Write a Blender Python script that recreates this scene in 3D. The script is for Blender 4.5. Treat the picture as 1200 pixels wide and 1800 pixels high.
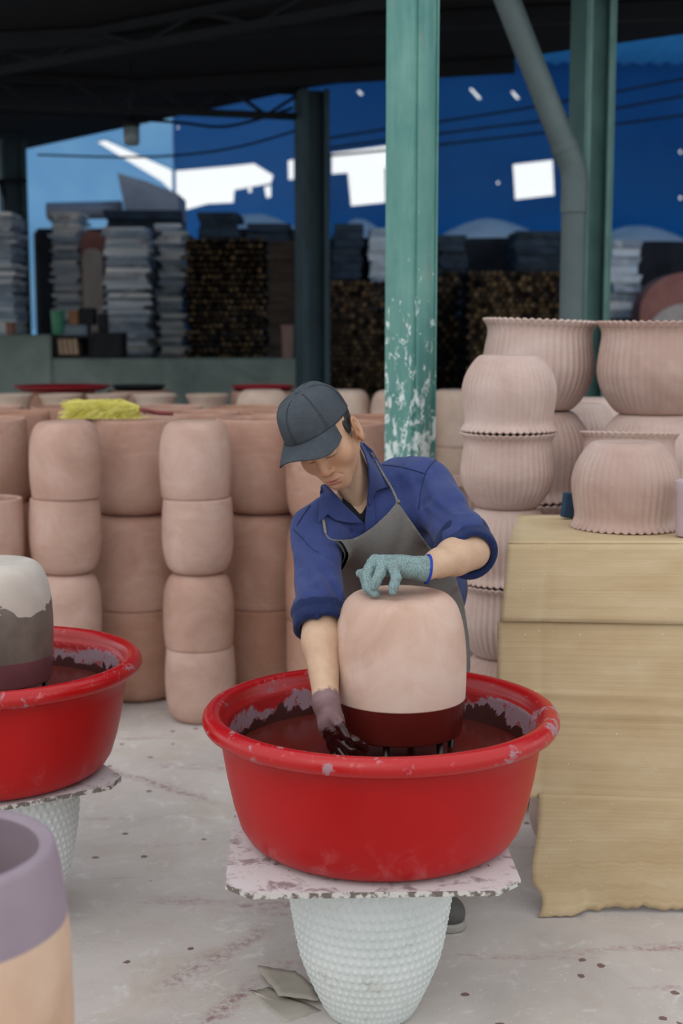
import bpy, bmesh, math, random
import numpy as np
from mathutils import Vector, Matrix, Euler

# ------------------------------------------------------------------ camera, sky, exposure
scene = bpy.context.scene
for o in list(bpy.data.objects):
    bpy.data.objects.remove(o)
CAM_H, PITCH, FPX = 1.55, math.radians(7.42), 2400.0
cam_data = bpy.data.cameras.new('camera')
cam_data.lens = 48.0
cam_data.sensor_width = 36.0
cam_data.clip_end = 400
cam_data.dof.use_dof = True
cam_data.dof.focus_distance = 3.08
cam_data.dof.aperture_fstop = 3.2
cam = bpy.data.objects.new('camera', cam_data)
cam.location = (0, 0, CAM_H)
cam.rotation_euler = (math.pi / 2 - PITCH, 0, 0)
scene.collection.objects.link(cam)
scene.camera = cam

world = bpy.data.worlds.new('overcast_sky')
scene.world = world
world.use_nodes = True
_bg = world.node_tree.nodes['Background']
_bg.inputs[0].default_value = (0.90, 0.955, 1.0, 1)
_bg.inputs[1].default_value = 1.2

scene.view_settings.view_transform = 'Standard'
scene.view_settings.look = 'None'
scene.view_settings.exposure = 0.0
scene.view_settings.gamma = 1.0
scene.view_settings.use_curve_mapping = False
scene.cycles.max_bounces = 7
scene.cycles.diffuse_bounces = 4
scene.cycles.caustics_reflective = False
scene.cycles.caustics_refractive = False
scene.cycles.use_denoising = True

# soft daylight from the open yard side, behind and to the left of the camera
sun_data = bpy.data.lights.new('soft_sun', 'SUN')
sun_data.energy = 0.55
sun_data.angle = math.radians(50)
sun_data.color = (1.0, 0.97, 0.93)
sun = bpy.data.objects.new('soft_sun', sun_data)
sun.location = (-3, -4, 6)
sun.rotation_euler = (math.radians(48), 0, math.radians(-28))
scene.collection.objects.link(sun)

C = scene.collection
random.seed(7)
RNG = np.random.default_rng(11)
PI = math.pi

# ------------------------------------------------------------------ helpers
def at(px, py, Y):
    """point at forward distance Y seen at photo position (px, py)"""
    u, v = (px - 600) / FPX, (900 - py) / FPX
    t = Y / (math.cos(PITCH) + v * math.sin(PITCH))
    return Vector((u * t, Y, CAM_H + t * (-math.sin(PITCH) + v * math.cos(PITCH))))

def lin(c):
    if isinstance(c, str):
        c = [int(c[i:i + 2], 16) for i in (0, 2, 4)]
    f = lambda s: s / 12.92 if s <= 0.04045 else ((s + 0.055) / 1.055) ** 2.4
    return tuple(f(x / 255) for x in c) + (1.0,)

def link(o, parent=None):
    C.objects.link(o)
    if parent is not None:
        o.parent = parent
    return o

def tag(o, label=None, cat=None, group=None, kind=None):
    if label: o['label'] = label
    if cat: o['category'] = cat
    if group: o['group'] = group
    if kind: o['kind'] = kind
    return o

def empty(name, loc=(0, 0, 0), rz=0.0):
    o = bpy.data.objects.new(name, None)
    o.empty_display_size = 0.1
    o.location = loc
    o.rotation_euler = (0, 0, rz)
    C.objects.link(o)
    return o

def mesh_obj(name, me, mats, parent=None, smooth=True):
    o = bpy.data.objects.new(name, me)
    for m in (mats if isinstance(mats, (list, tuple)) else [mats]):
        if m is not None and m.name not in [x.name for x in me.materials if x]:
            me.materials.append(m)
    if smooth:
        me.polygons.foreach_set('use_smooth', [True] * len(me.polygons))
    return link(o, parent)

def pyd(name, verts, faces):
    me = bpy.data.meshes.new(name)
    me.from_pydata([tuple(v) for v in verts], [], [tuple(f) for f in faces])
    me.update()
    return me

def bm_mesh(bm, name):
    me = bpy.data.meshes.new(name)
    bmesh.ops.recalc_face_normals(bm, faces=bm.faces)
    bm.to_mesh(me); bm.free()
    return me

def auto_smooth(me, deg=35):
    me.polygons.foreach_set('use_smooth', [True] * len(me.polygons))
    try:
        me.set_sharp_from_angle(angle=math.radians(deg))
    except Exception:
        pass

def box(bm, c, s, rot=None, jitter=0):
    m = Matrix.Translation(c) @ (rot.to_4x4() if rot is not None else Matrix()) @ Matrix.Diagonal((s[0], s[1], s[2], 1))
    r = bmesh.ops.create_cube(bm, size=1, matrix=m)
    if jitter:
        for v in r['verts']:
            v.co += Vector((random.uniform(-1, 1), random.uniform(-1, 1), random.uniform(-1, 1))) * jitter
    return r['verts']

def bevel_all(bm, w, seg=2):
    bmesh.ops.bevel(bm, geom=list(bm.edges), offset=w, segments=seg, affect='EDGES', profile=0.5)

def tube(bm, pts, r, n=8, caps=True):
    pts = [Vector(p) for p in pts]
    rs = r if isinstance(r, (list, tuple)) else [r] * len(pts)
    rings = []
    t0 = (pts[1] - pts[0]).normalized()
    up = Vector((0, 0, 1)) if abs(t0.z) < 0.9 else Vector((1, 0, 0))
    nrm = (up - t0 * up.dot(t0)).normalized()
    for i, p in enumerate(pts):
        a = pts[max(i - 1, 0)]; b = pts[min(i + 1, len(pts) - 1)]
        t = (b - a).normalized()
        nrm = (nrm - t * nrm.dot(t)).normalized()
        bi = t.cross(nrm)
        rings.append([bm.verts.new(p + (nrm * math.cos(2 * PI * k / n) + bi * math.sin(2 * PI * k / n)) * rs[i]) for k in range(n)])
    for a, b in zip(rings, rings[1:]):
        for k in range(n):
            bm.faces.new((a[k], a[(k + 1) % n], b[(k + 1) % n], b[k]))
    if caps:
        bm.faces.new(rings[0][::-1]); bm.faces.new(rings[-1])

def lathe(profile, n, name, mod=None, close_start=True, close_end=True, matfn=None):
    """profile: list of (r, z). mod(theta, i) -> (radius factor, dz)"""
    verts, faces, mats = [], [], []
    m = len(profile)
    for i, (r, z) in enumerate(profile):
        for k in range(n):
            th = 2 * PI * k / n
            f, dz = (1, 0) if mod is None else mod(th, i)
            verts.append((r * f * math.cos(th), r * f * math.sin(th), z + dz))
    for i in range(m - 1):
        for k in range(n):
            a, b = i * n + k, i * n + (k + 1) % n
            faces.append((a, b, b + n, a + n)); mats.append(0 if matfn is None else matfn(i))
    if close_start:
        faces.append(tuple(range(n - 1, -1, -1))); mats.append(0 if matfn is None else matfn(0))
    if close_end:
        faces.append(tuple(range((m - 1) * n, m * n))); mats.append(0 if matfn is None else matfn(m - 1))
    me = pyd(name, verts, faces)
    if matfn is not None:
        me.polygons.foreach_set('material_index', mats)
    return me

def spline(pts, k=6):
    """Catmull-Rom through 2d/3d points"""
    P = [Vector(p) for p in pts]
    out = []
    for i in range(len(P) - 1):
        p0, p1, p2, p3 = P[max(i - 1, 0)], P[i], P[i + 1], P[min(i + 2, len(P) - 1)]
        for j in range(k):
            t = j / k
            out.append(0.5 * ((2 * p1) + (p2 - p0) * t + (2 * p0 - 5 * p1 + 4 * p2 - p3) * t * t + (3 * p1 - p0 - 3 * p2 + p3) * t ** 3))
    out.append(P[-1])
    return out

# ------------------------------------------------------------------ materials
class Mat:
    def __init__(s, name):
        s.m = bpy.data.materials.new(name)
        s.m.use_nodes = True
        s.t = s.m.node_tree
        s.b = s.t.nodes['Principled BSDF']
        s.out = s.t.nodes['Material Output']
        s._co = None
    def n(s, typ, **kw):
        nd = s.t.nodes.new(typ)
        for k, v in kw.items():
            setattr(nd, k, v)
        return nd
    def l(s, a, b):
        s.t.links.new(a, b)
    def put(s, sock, v):
        if hasattr(v, 'links') or hasattr(v, 'is_output'):
            s.l(v, sock)
        else:
            sock.default_value = v
    def coord(s, rnd=True, scale=None):
        """object coordinates, shifted by a random amount for each object"""
        tc = s.n('ShaderNodeTexCoord')
        out = tc.outputs['Object']
        if rnd:
            oi = s.n('ShaderNodeObjectInfo')
            ma = s.n('ShaderNodeVectorMath', operation='MULTIPLY_ADD')
            cx = s.n('ShaderNodeCombineXYZ')
            for i, k in enumerate((37.0, 91.0, 53.0)):
                mm = s.n('ShaderNodeMath', operation='MULTIPLY')
                s.l(oi.outputs['Random'], mm.inputs[0]); mm.inputs[1].default_value = k
                s.l(mm.outputs[0], cx.inputs[i])
            ad = s.n('ShaderNodeVectorMath', operation='ADD')
            s.l(out, ad.inputs[0]); s.l(cx.outputs[0], ad.inputs[1])
            out = ad.outputs[0]
        if scale:
            mp = s.n('ShaderNodeMapping')
            mp.inputs['Scale'].default_value = scale
            s.l(out, mp.inputs[0]); out = mp.outputs[0]
        return out
    def noise(s, scale, detail=4, rough=0.55, co=None, dist=0.0):
        nd = s.n('ShaderNodeTexNoise')
        nd.inputs['Scale'].default_value = scale
        nd.inputs['Detail'].default_value = detail
        nd.inputs['Roughness'].default_value = rough
        nd.inputs['Distortion'].default_value = dist
        s.l(co if co is not None else s.coord(), nd.inputs['Vector'])
        return nd.outputs['Fac']
    def ramp(s, fac, stops, interp='LINEAR'):
        nd = s.n('ShaderNodeValToRGB')
        nd.color_ramp.interpolation = interp
        e = nd.color_ramp.elements
        while len(e) < len(stops):
            e.new(0.5)
        for x, (p, c) in zip(e, stops):
            x.position = p
            x.color = lin(c) if isinstance(c, str) else (c, c, c, 1)
        s.put(nd.inputs[0], fac)
        return nd.outputs[0]
    def mix(s, fac, a, b, blend='MIX'):
        nd = s.n('ShaderNodeMix', data_type='RGBA', blend_type=blend)
        s.put(nd.inputs[0], fac)
        s.put(nd.inputs[6], lin(a) if isinstance(a, str) else a)
        s.put(nd.inputs[7], lin(b) if isinstance(b, str) else b)
        return nd.outputs[2]
    def math(s, op, a, b=0.0, c=None, clamp=False):
        nd = s.n('ShaderNodeMath', operation=op, use_clamp=clamp)
        s.put(nd.inputs[0], a); s.put(nd.inputs[1], b)
        if c is not None: s.put(nd.inputs[2], c)
        return nd.outputs[0]
    def sep(s, co=None):
        nd = s.n('ShaderNodeSeparateXYZ')
        s.l(co if co is not None else s.n('ShaderNodeTexCoord').outputs['Object'], nd.inputs[0])
        return nd.outputs
    def step(s, v, lo, hi):
        nd = s.n('ShaderNodeMapRange', clamp=True)
        s.put(nd.inputs[0], v)
        nd.inputs[1].default_value = lo; nd.inputs[2].default_value = hi
        return nd.outputs[0]
    def bump(s, h, strength=0.3, dist=0.01):
        nd = s.n('ShaderNodeBump')
        nd.inputs['Strength'].default_value = strength
        nd.inputs['Distance'].default_value = dist
        s.l(h, nd.inputs['Height'])
        s.l(nd.outputs[0], s.b.inputs['Normal'])
        return nd
    def base(s, c, rough=0.8, spec=0.3):
        s.put(s.b.inputs['Base Color'], lin(c) if isinstance(c, str) else c)
        s.put(s.b.inputs['Roughness'], rough)
        s.b.inputs['Specular IOR Level'].default_value = spec
        return s

def simple(name, c1, c2=None, scale=8, rough=0.8, spec=0.3, bump=0.0, bscale=60, coat=0.0, metal=0.0, rnd=True):
    m = Mat(name)
    if c2:
        co = m.coord(rnd)
        m.base(m.mix(m.step(m.noise(scale, 5, 0.6, co), 0.35, 0.65), c1, c2), rough, spec)
    else:
        m.base(c1, rough, spec)
    if bump:
        m.bump(m.noise(bscale, 4, 0.6), bump, 0.005)
    m.b.inputs['Coat Weight'].default_value = coat
    m.b.inputs['Metallic'].default_value = metal
    return m.m

def clay(name, c_lo, c_mid, c_hi, dust='E3CFC2'):
    m = Mat(name)
    co = m.coord()
    big = m.noise(5.5, 5, 0.6, co, 0.6)
    col = m.ramp(big, [(0.28, c_lo), (0.5, c_mid), (0.72, c_hi)])
    z = m.coord(True, (1.2, 1.2, 7))
    streak = m.noise(7, 4, 0.6, z, 0.4)
    col = m.mix(m.math('MULTIPLY', m.step(streak, 0.56, 0.75), 0.15), col, dust)
    fine = m.noise(90, 3, 0.6, co)
    col = m.mix(m.math('MULTIPLY', m.step(fine, 0.62, 0.75), 0.18), col, '8A5A48')
    oi = m.n('ShaderNodeObjectInfo')
    hs = m.n('ShaderNodeHueSaturation')
    hs.inputs['Hue'].default_value = 0.5
    m.l(m.math('MULTIPLY_ADD', oi.outputs['Random'], 0.16, 0.85), hs.inputs['Value'])
    m.l(m.math('MULTIPLY_ADD', oi.outputs['Random'], -0.2, 1.1), hs.inputs['Saturation'])
    m.l(col, hs.inputs['Color'])
    m.base(hs.outputs[0], 0.88, 0.25)
    m.bump(m.noise(120, 4, 0.65, co), 0.12, 0.003)
    return m.m

# ================================================================== STRUCTURE
def floor_mat():
    m = Mat('stained_concrete')
    co = m.n('ShaderNodeTexCoord').outputs['Object']
    col = m.ramp(m.noise(1.6, 6, 0.62, co, 0.5), [(0.25, 'ACA39E'), (0.5, 'C5BCB6'), (0.78, 'D6CFC9')])
    col = m.mix(m.math('MULTIPLY', m.step(m.noise(3.1, 5, 0.6, co, 0.8), 0.52, 0.72), 0.5), col, 'B3A18E')
    # chalky splashes
    col = m.mix(m.math('MULTIPLY', m.step(m.noise(11, 6, 0.7, co, 0.6), 0.56, 0.70), 0.65), col, 'DEDAD6')
    # pale grit
    v = m.n('ShaderNodeTexVoronoi'); v.inputs['Scale'].default_value = 46; m.l(co, v.inputs['Vector'])
    col = m.mix(m.math('MULTIPLY', m.math('LESS_THAN', v.outputs['Distance'], 0.13), m.math('MULTIPLY', m.step(m.noise(9, 3, 0.6, co), 0.45, 0.6), 0.55)), col, 'E0DCD8')
    # brown-red drips
    v2 = m.n('ShaderNodeTexVoronoi'); v2.inputs['Scale'].default_value = 8.5; m.l(co, v2.inputs['Vector'])
    drop = m.math('LESS_THAN', m.math('ADD', v2.outputs['Distance'], m.math('MULTIPLY', m.noise(60, 2, 0.5, co), 0.12)), 0.15)
    col = m.mix(m.math('MULTIPLY', drop, 0.85), col, '6B4740')
    # red dragged streaks
    mp = m.n('ShaderNodeMapping'); mp.inputs['Rotation'].default_value = (0, 0, math.radians(-32)); mp.inputs['Scale'].default_value = (0.8, 5.5, 1)
    m.l(co, mp.inputs[0])
    st = m.math('MULTIPLY', m.step(m.noise(1.5, 4, 0.55, mp.outputs[0]), 0.60, 0.70), m.step(m.noise(40, 4, 0.7, co), 0.42, 0.60))
    col = m.mix(m.math('MULTIPLY', st, 0.7), col, '925A63')
    # dragged red-brown glaze marks
    s = m.sep(co)
    for (x0, y0), (x1, y1), wdt, op in [((-0.46, 2.60), (-0.22, 3.10), 0.035, 0.75), ((-0.42, 3.10), (-0.20, 3.42), 0.05, 0.55), ((-0.85, 4.75), (-0.45, 4.42), 0.035, 0.7), ((-0.10, 3.72), (0.08, 3.55), 0.04, 0.4)]:
        L = math.hypot(x1 - x0, y1 - y0); ux, uy = (x1 - x0) / L, (y1 - y0) / L
        dn = m.math('ADD', m.math('MULTIPLY', m.math('SUBTRACT', s[0], x0), -uy), m.math('MULTIPLY', m.math('SUBTRACT', s[1], y0), ux))
        dt = m.math('ADD', m.math('MULTIPLY', m.math('SUBTRACT', s[0], x0), ux), m.math('MULTIPLY', m.math('SUBTRACT', s[1], y0), uy))
        a = m.step(m.math('ABSOLUTE', m.math('ADD', dn, m.math('MULTIPLY', m.math('SUBTRACT', m.noise(9, 3, 0.6, co), 0.5), 0.08))), wdt, 0.0)
        b = m.math('MULTIPLY', m.step(dt, -0.08, 0.05), m.step(dt, L + 0.08, L - 0.05))
        k = m.math('MULTIPLY', m.math('MULTIPLY', a, b), m.step(m.noise(48, 5, 0.72, co), 0.44, 0.58))
        col = m.mix(m.math('MULTIPLY', k, op), col, '7E4652')
    m.base(col, m.math('MULTIPLY_ADD', m.noise(7, 4, 0.6, co), 0.35, 0.5), 0.3)
    m.bump(m.noise(35, 6, 0.7, co), 0.28, 0.008)
    return m.m
M_floor = floor_mat()
bm = bmesh.new()
bmesh.ops.create_grid(bm, x_segments=24, y_segments=24, size=60)
fl = mesh_obj('floor', bm_mesh(bm, 'floor'), M_floor, smooth=False)
tag(fl, 'pale stained concrete workshop floor with brown glaze drips', 'floor', kind='structure')

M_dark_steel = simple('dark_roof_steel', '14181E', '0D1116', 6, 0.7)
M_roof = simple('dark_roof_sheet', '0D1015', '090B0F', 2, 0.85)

# dark near roof: corrugated underside, edge following the columns
def prism(poly, z0, z1, name):
    n = len(poly)
    v = [(x, y, z0) for x, y in poly] + [(x, y, z1) for x, y in poly]
    f = [tuple(range(n - 1, -1, -1)), tuple(range(n, 2 * n))] + [(i, (i + 1) % n, n + (i + 1) % n, n + i) for i in range(n)]
    return pyd(name, v, f)
EAVE = [(5.5, 6.6), (2.26, 9.03), (-0.24, 11.0), (-3.3, 14.6), (-7.0, 16.0)]
roof_poly = [(-7.0, 6.3), (5.5, 6.3)] + EAVE
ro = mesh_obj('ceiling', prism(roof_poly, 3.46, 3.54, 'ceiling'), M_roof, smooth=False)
tag(ro, 'dark sheet roof over the front of the workshop', 'ceiling', kind='structure')

def beam(name, a, b, w, h, mat, parent=None):
    bm = bmesh.new()
    a, b = Vector(a), Vector(b)
    d = b - a
    rot = d.to_track_quat('Y', 'Z').to_matrix()
    box(bm, (a + b) / 2, (w, d.length, h), rot)
    return mesh_obj(name, bm_mesh(bm, name), mat, parent, smooth=False)

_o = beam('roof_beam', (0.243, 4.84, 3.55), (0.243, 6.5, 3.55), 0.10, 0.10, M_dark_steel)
tag(_o, 'dark steel roof beam running back from the green post', 'beam')
# lattice trusses under the near roof
def truss(a, b, depth, n, label):
    a, b = Vector(a), Vector(b)
    t = empty('roof_truss', a)
    tag(t, label, 'truss', 'roof trusses', )
    inv = Matrix.Translation(-a)
    def part(name, p, q, w):
        bm = bmesh.new()
        d = q - p
        box(bm, (p + q) / 2 - a, (w, d.length, w), d.to_track_quat('Y', 'Z').to_matrix())
        return mesh_obj(name, bm_mesh(bm, name), M_dark_steel, t, smooth=False)
    up, lo = Vector((0, 0, 0)), Vector((0, 0, -depth))
    part('top_chord', a + up, b + up, 0.05); part('bottom_chord', a + lo, b + lo, 0.05)
    for i in range(n):
        p, q = a.lerp(b, i / n), a.lerp(b, (i + 0.5) / n)
        r = a.lerp(b, (i + 1) / n)
        part('web_bar', p + up, q + lo, 0.025); part('web_bar', q + lo, r + up, 0.025)
    return t
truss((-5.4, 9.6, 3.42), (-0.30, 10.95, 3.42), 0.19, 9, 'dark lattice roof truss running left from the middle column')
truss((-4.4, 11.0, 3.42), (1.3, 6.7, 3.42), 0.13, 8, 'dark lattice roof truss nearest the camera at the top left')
for i, (a, b, lab) in enumerate([((-6.5, 9.9, 3.40), (3.2, 7.9, 3.40), 'dark roof purlin crossing the dark ceiling nearest the camera'),
                                 ((-6.5, 12.2, 3.40), (1.2, 9.8, 3.40), 'dark roof purlin crossing the dark ceiling above the middle column')]):
    o = beam('roof_purlin', a, b, 0.06, 0.10, M_dark_steel)
    tag(o, lab, 'beam', 'roof purlins')

# ---- green steel columns
def green_mat():
    m = Mat('chipped_green_paint')
    co = m.n('ShaderNodeTexCoord').outputs['Object']
    z = m.sep(co)[2]
    col = m.mix(m.step(m.noise(5, 5, 0.6, co), 0.3, 0.7), '467D77', '639389')
    col = m.mix(m.math('MULTIPLY', m.step(m.noise(26, 5, 0.6, m.coord(False, (1, 1, 0.15))), 0.45, 0.7), 0.35), col, '76A79B')
    # white glaze splashes and chips, mostly at working height
    low = m.step(z, 2.25, 1.15)
    thr = m.math('SUBTRACT', 0.74, m.math('MULTIPLY', low, 0.245))
    sp = m.noise(34, 7, 0.72, m.coord(False, (1, 1, 0.55)), 0.5)
    mask = m.step(m.math('SUBTRACT', sp, thr), 0.0, 0.03)
    col = m.mix(m.math('MULTIPLY', mask, 0.9), col, 'DCE6E3')
    rust = m.step(m.noise(18, 5, 0.7, m.coord(False, (1, 1, 0.4)), 0.3), 0.63, 0.70)
    col = m.mix(m.math('MULTIPLY', rust, 0.55), col, '8A7A6A')
    m.base(col, 0.45, 0.45)
    m.bump(m.math('ADD', mask, m.math('MULTIPLY', m.noise(60, 3, 0.6, co), 0.4)), 0.25, 0.003)
    return m.m
M_green = green_mat()
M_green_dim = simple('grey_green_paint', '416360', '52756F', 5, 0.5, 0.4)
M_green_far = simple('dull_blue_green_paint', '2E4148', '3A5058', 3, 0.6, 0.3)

def h_column(name, loc, rz, w, d, tf, h, mat, label, lips=True):
    """two lipped channels welded back to back: web, two flanges, lips"""
    root = empty(name, loc, rz)
    tag(root, label, 'column')
    def p(nm, c, s):
        bm = bmesh.new(); box(bm, c, s); bevel_all(bm, min(s) * 0.25, 1)
        return mesh_obj(nm, bm_mesh(bm, nm), mat, root, smooth=False)
    p('flange', (-w / 2 + tf / 2, 0, h / 2), (tf, d, h))
    p('flange', (w / 2 - tf / 2, 0, h / 2), (tf, d, h))
    p('web', (0, 0, h / 2), (w - 2 * tf, tf * 1.6, h))
    p('base_plate', (0, 0, 0.008), (w * 1.5, d * 1.5, 0.016))
    if lips:
        for sx in (-1, 1):
            for sy in (-1, 1):
                p('lip', (sx * (w / 2 - tf - 0.012), sy * (d / 2 - tf / 2), h / 2), (0.025, tf, h))
    return root

# front post: square hollow section with a channel welded on its right face
def front_post():
    root = empty('steel_post', (0.243, 4.9, 0), math.radians(-44))
    tag(root, 'green painted steel post splashed with white, standing behind the worker', 'column')
    def p(nm, c, s, bev=0.006):
        bm = bmesh.new(); box(bm, c, s); bevel_all(bm, bev, 2)
        me = bm_mesh(bm, nm); auto_smooth(me)
        return mesh_obj(nm, me, M_green, root, smooth=False)
    p('tube', (0, 0, 1.75), (0.128, 0.128, 3.5))
    p('welded_channel', (0.070, -0.010, 1.73), (0.014, 0.070, 3.46), 0.004)
    p('weld_edge', (0.0665, 0.0615, 1.73), (0.008, 0.008, 3.46), 0.002)
    p('base_plate', (0, 0, 0.006), (0.24, 0.24, 0.012), 0.002)
front_post()

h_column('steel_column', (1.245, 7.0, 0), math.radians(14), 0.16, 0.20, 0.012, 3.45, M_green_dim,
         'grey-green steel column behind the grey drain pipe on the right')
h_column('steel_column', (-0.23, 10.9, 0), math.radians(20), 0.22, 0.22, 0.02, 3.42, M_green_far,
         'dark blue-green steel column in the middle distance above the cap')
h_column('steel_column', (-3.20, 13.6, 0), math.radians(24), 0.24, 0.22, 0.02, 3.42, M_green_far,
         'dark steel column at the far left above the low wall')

# drain pipe: sloping run, elbow, vertical run
M_pipe = simple('grey_plastic_pipe', '525F60', '475556', 4, 0.45, 0.4)
def drain():
    elbow = at(1008, 300, 6.75)
    top = at(868, -60, 6.75)
    bot = Vector((elbow.x + 0.0, 6.75, 0.0))
    root = empty('drain_pipe', bot)
    tag(root, 'grey plastic drain pipe with a sloping upper run and elbow', 'pipe')
    off = bot
    r = 0.060
    def p(nm, pts, rad, n=20):
        bm = bmesh.new(); tube(bm, [Vector(q) - off for q in pts], rad, n)
        me = bm_mesh(bm, nm); auto_smooth(me)
        return mesh_obj(nm, me, M_pipe, root, smooth=False)
    d = (top - elbow).normalized()
    p('sloping_pipe', [elbow + d * 0.10, top], r * 1.02)
    p('elbow', spline([elbow + d * 0.12, elbow + d * 0.02, elbow + Vector((0.004, 0, -0.05)), elbow + Vector((0.004, 0, -0.16))], 5), r * 1.08)
    p('vertical_pipe', [elbow + Vector((0.004, 0, -0.12)), Vector((elbow.x + 0.004, 6.75, 0.0))], r)
    p('collar', [elbow + Vector((0.004, 0, -0.15)), elbow + Vector((0.004, 0, -0.20))], r * 1.10)
    p('collar', [elbow + d * 0.10, elbow + d * 0.14], r * 1.12)
drain()

# ---- low concrete wall carrying the raised platform of the back shed
def conc(name, a, b, c):
    m = Mat(name)
    co = m.n('ShaderNodeTexCoord').outputs['Object']
    col = m.ramp(m.noise(2.2, 6, 0.65, co, 0.4), [(0.3, a), (0.52, b), (0.75, c)])
    m.base(col, 0.9, 0.2)
    m.bump(m.noise(14, 6, 0.7, co), 0.5, 0.02)
    return m.m
M_conc = conc('mossy_concrete', '5E6A66', '77837D', '8B958E')
WY = 11.4
pl_z = at(300, 630, WY).z
def solid(name, lo, hi, mat, label, kind='structure', cat=None, bev=0.01):
    bm = bmesh.new()
    box(bm, [(a + b) / 2 for a, b in zip(lo, hi)], [b - a for a, b in zip(lo, hi)])
    if bev: bevel_all(bm, bev, 1)
    o = mesh_obj(name, bm_mesh(bm, name), mat, smooth=False)
    return tag(o, label, cat, kind=kind)
xL = at(90, 600, WY).x
xR = at(540, 640, WY).x
solid('wall_low', (-9, WY, 0), (xR, WY + 0.35, pl_z), M_conc, 'low grey-green concrete wall below the kiln slabs', cat='wall')
solid('wall_low_step', (-9, WY - 0.03, 0), (xL, WY + 0.37, at(50, 588, WY).z), M_conc, 'higher step of the low concrete wall at the far left', cat='wall')
solid('floor_raised', (-9, WY + 0.35, 0), (xR, 20, pl_z - 0.02), M_conc, 'raised concrete platform behind the low wall', cat='platform')

# ---- back shed: translucent blue sheets with openings to the sky
def tarp_mat(name, c1, c2, trans, corr=8.0):
    m = Mat(name)
    co = m.n('ShaderNodeTexCoord').outputs['Object']
    col = m.mix(m.step(m.noise(0.6, 4, 0.6, co, 0.4), 0.3, 0.7), c1, c2)
    df = m.n('ShaderNodeBsdfDiffuse'); tr = m.n('ShaderNodeBsdfTranslucent'); mx = m.n('ShaderNodeMixShader')
    m.l(col, df.inputs[0]); m.l(col, tr.inputs[0])
    mx.inputs[0].default_value = trans
    m.l(df.outputs[0], mx.inputs[1]); m.l(tr.outputs[0], mx.inputs[2])
    m.l(mx.outputs[0], m.out.inputs[0])
    return m.m
M_blue = tarp_mat('blue_sheet', '2E82BE', '4296CC', 0.50)
M_blue_roof = tarp_mat('blue_roof_sheet', '22669E', '2F7AB2', 0.50)
FY = 24.0
def holed_wall(name, outer, holes, Y, mat, label):
    cu = bpy.data.curves.new(name, 'CURVE'); cu.dimensions = '2D'; cu.fill_mode = 'BOTH'; cu.extrude = 0.02
    for poly in [outer] + holes:
        sp = cu.splines.new('POLY'); sp.points.add(len(poly) - 1); sp.use_cyclic_u = True
        for p, (x, z) in zip(sp.points, poly):
            p.co = (x, z, 0, 1)
    tmp = bpy.data.objects.new(name + '_tmp', cu); C.objects.link(tmp)
    dg = bpy.context.evaluated_depsgraph_get()
    me = bpy.data.meshes.new_from_object(tmp.evaluated_get(dg))
    bpy.data.objects.remove(tmp)
    me.name = name
    me.materials.clear()
    o = mesh_obj(name, me, mat, smooth=False)
    o.rotation_euler = (PI / 2, 0, 0); o.location = (0, Y, 0)
    return tag(o, label, 'wall', kind='structure')
def hp(*pts):
    return [(p.x, p.z) for p in (at(a, b, FY) for a, b in pts)]
holes = [hp((901, 289), (971, 281), (974, 343), (905, 351)),
         hp((583, 269), (680, 256), (700, 254), (700, 290), (676, 296), (677, 356), (617, 362), (611, 304), (583, 306)),
         hp((506, 282), (516, 280), (516, 315), (507, 316)),
         hp((307, 300), (400, 292), (446, 287), (480, 308), (476, 322), (412, 334), (410, 356), (365, 358), (322, 370), (312, 366), (312, 345), (307, 340)),
         hp((824, 156), (829, 155), (846, 173), (841, 175)),
         hp((897, 161), (902, 160), (913, 173), (908, 175)),
         hp((627, 160), (632, 159), (638, 166), (634, 168)),
         hp((1193, 264), (1197, 264), (1197, 270), (1193, 270)), hp((1193, 345), (1197, 345), (1197, 351), (1193, 351)),
         hp((873, 319), (877, 319), (877, 324), (873, 324)), hp((311, 222), (314, 222), (314, 226), (311, 226)),
         hp((436, 330), (442, 329), (442, 338), (436, 338)), hp((464, 328), (476, 326), (476, 346), (468, 348))]
XS = at(305, 300, FY).x
XS2 = at(548, 300, FY).x
mid_holes = [h for h in holes if XS < h[0][0] < XS2]
M_haze_mid = tarp_mat('hazed_blue_sheet', '4A96CE', '62A8DA', 0.52)  # sheet colour lightened to stand in for smoke haze
holed_wall('wall_back_middle', [(XS, 0), (XS2, 0), (XS2, 9.5), (XS, 9.5)], mid_holes, FY + 0.02, M_haze_mid, 'blue sheet wall, lightened as smoke haze, with the largest bright opening')
holed_wall('wall_back', [(XS2, 0), (16, 0), (16, 9.5), (XS2, 9.5)], [h for h in holes if h not in mid_holes], FY, M_blue, 'blue sheet back wall with bright openings')
M_smoke_pale = tarp_mat('smoke_pale_sheet', 'A8D4F4', 'C2E4FA', 0.78)  # pale colour stands in for lit smoke; translucency raised to add daylight
holed_wall('wall_back_left', [(-13, 0), (XS + 0.03, 0), (XS + 0.03, 9.5), (-13, 9.5)], [hp((170, 249), (184, 246), (296, 296), (302, 300), (302, 336), (283, 318))], FY + 0.05, M_smoke_pale, 'left back wall sheet, coloured pale as lit smoke, with a sloping gap')
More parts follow.
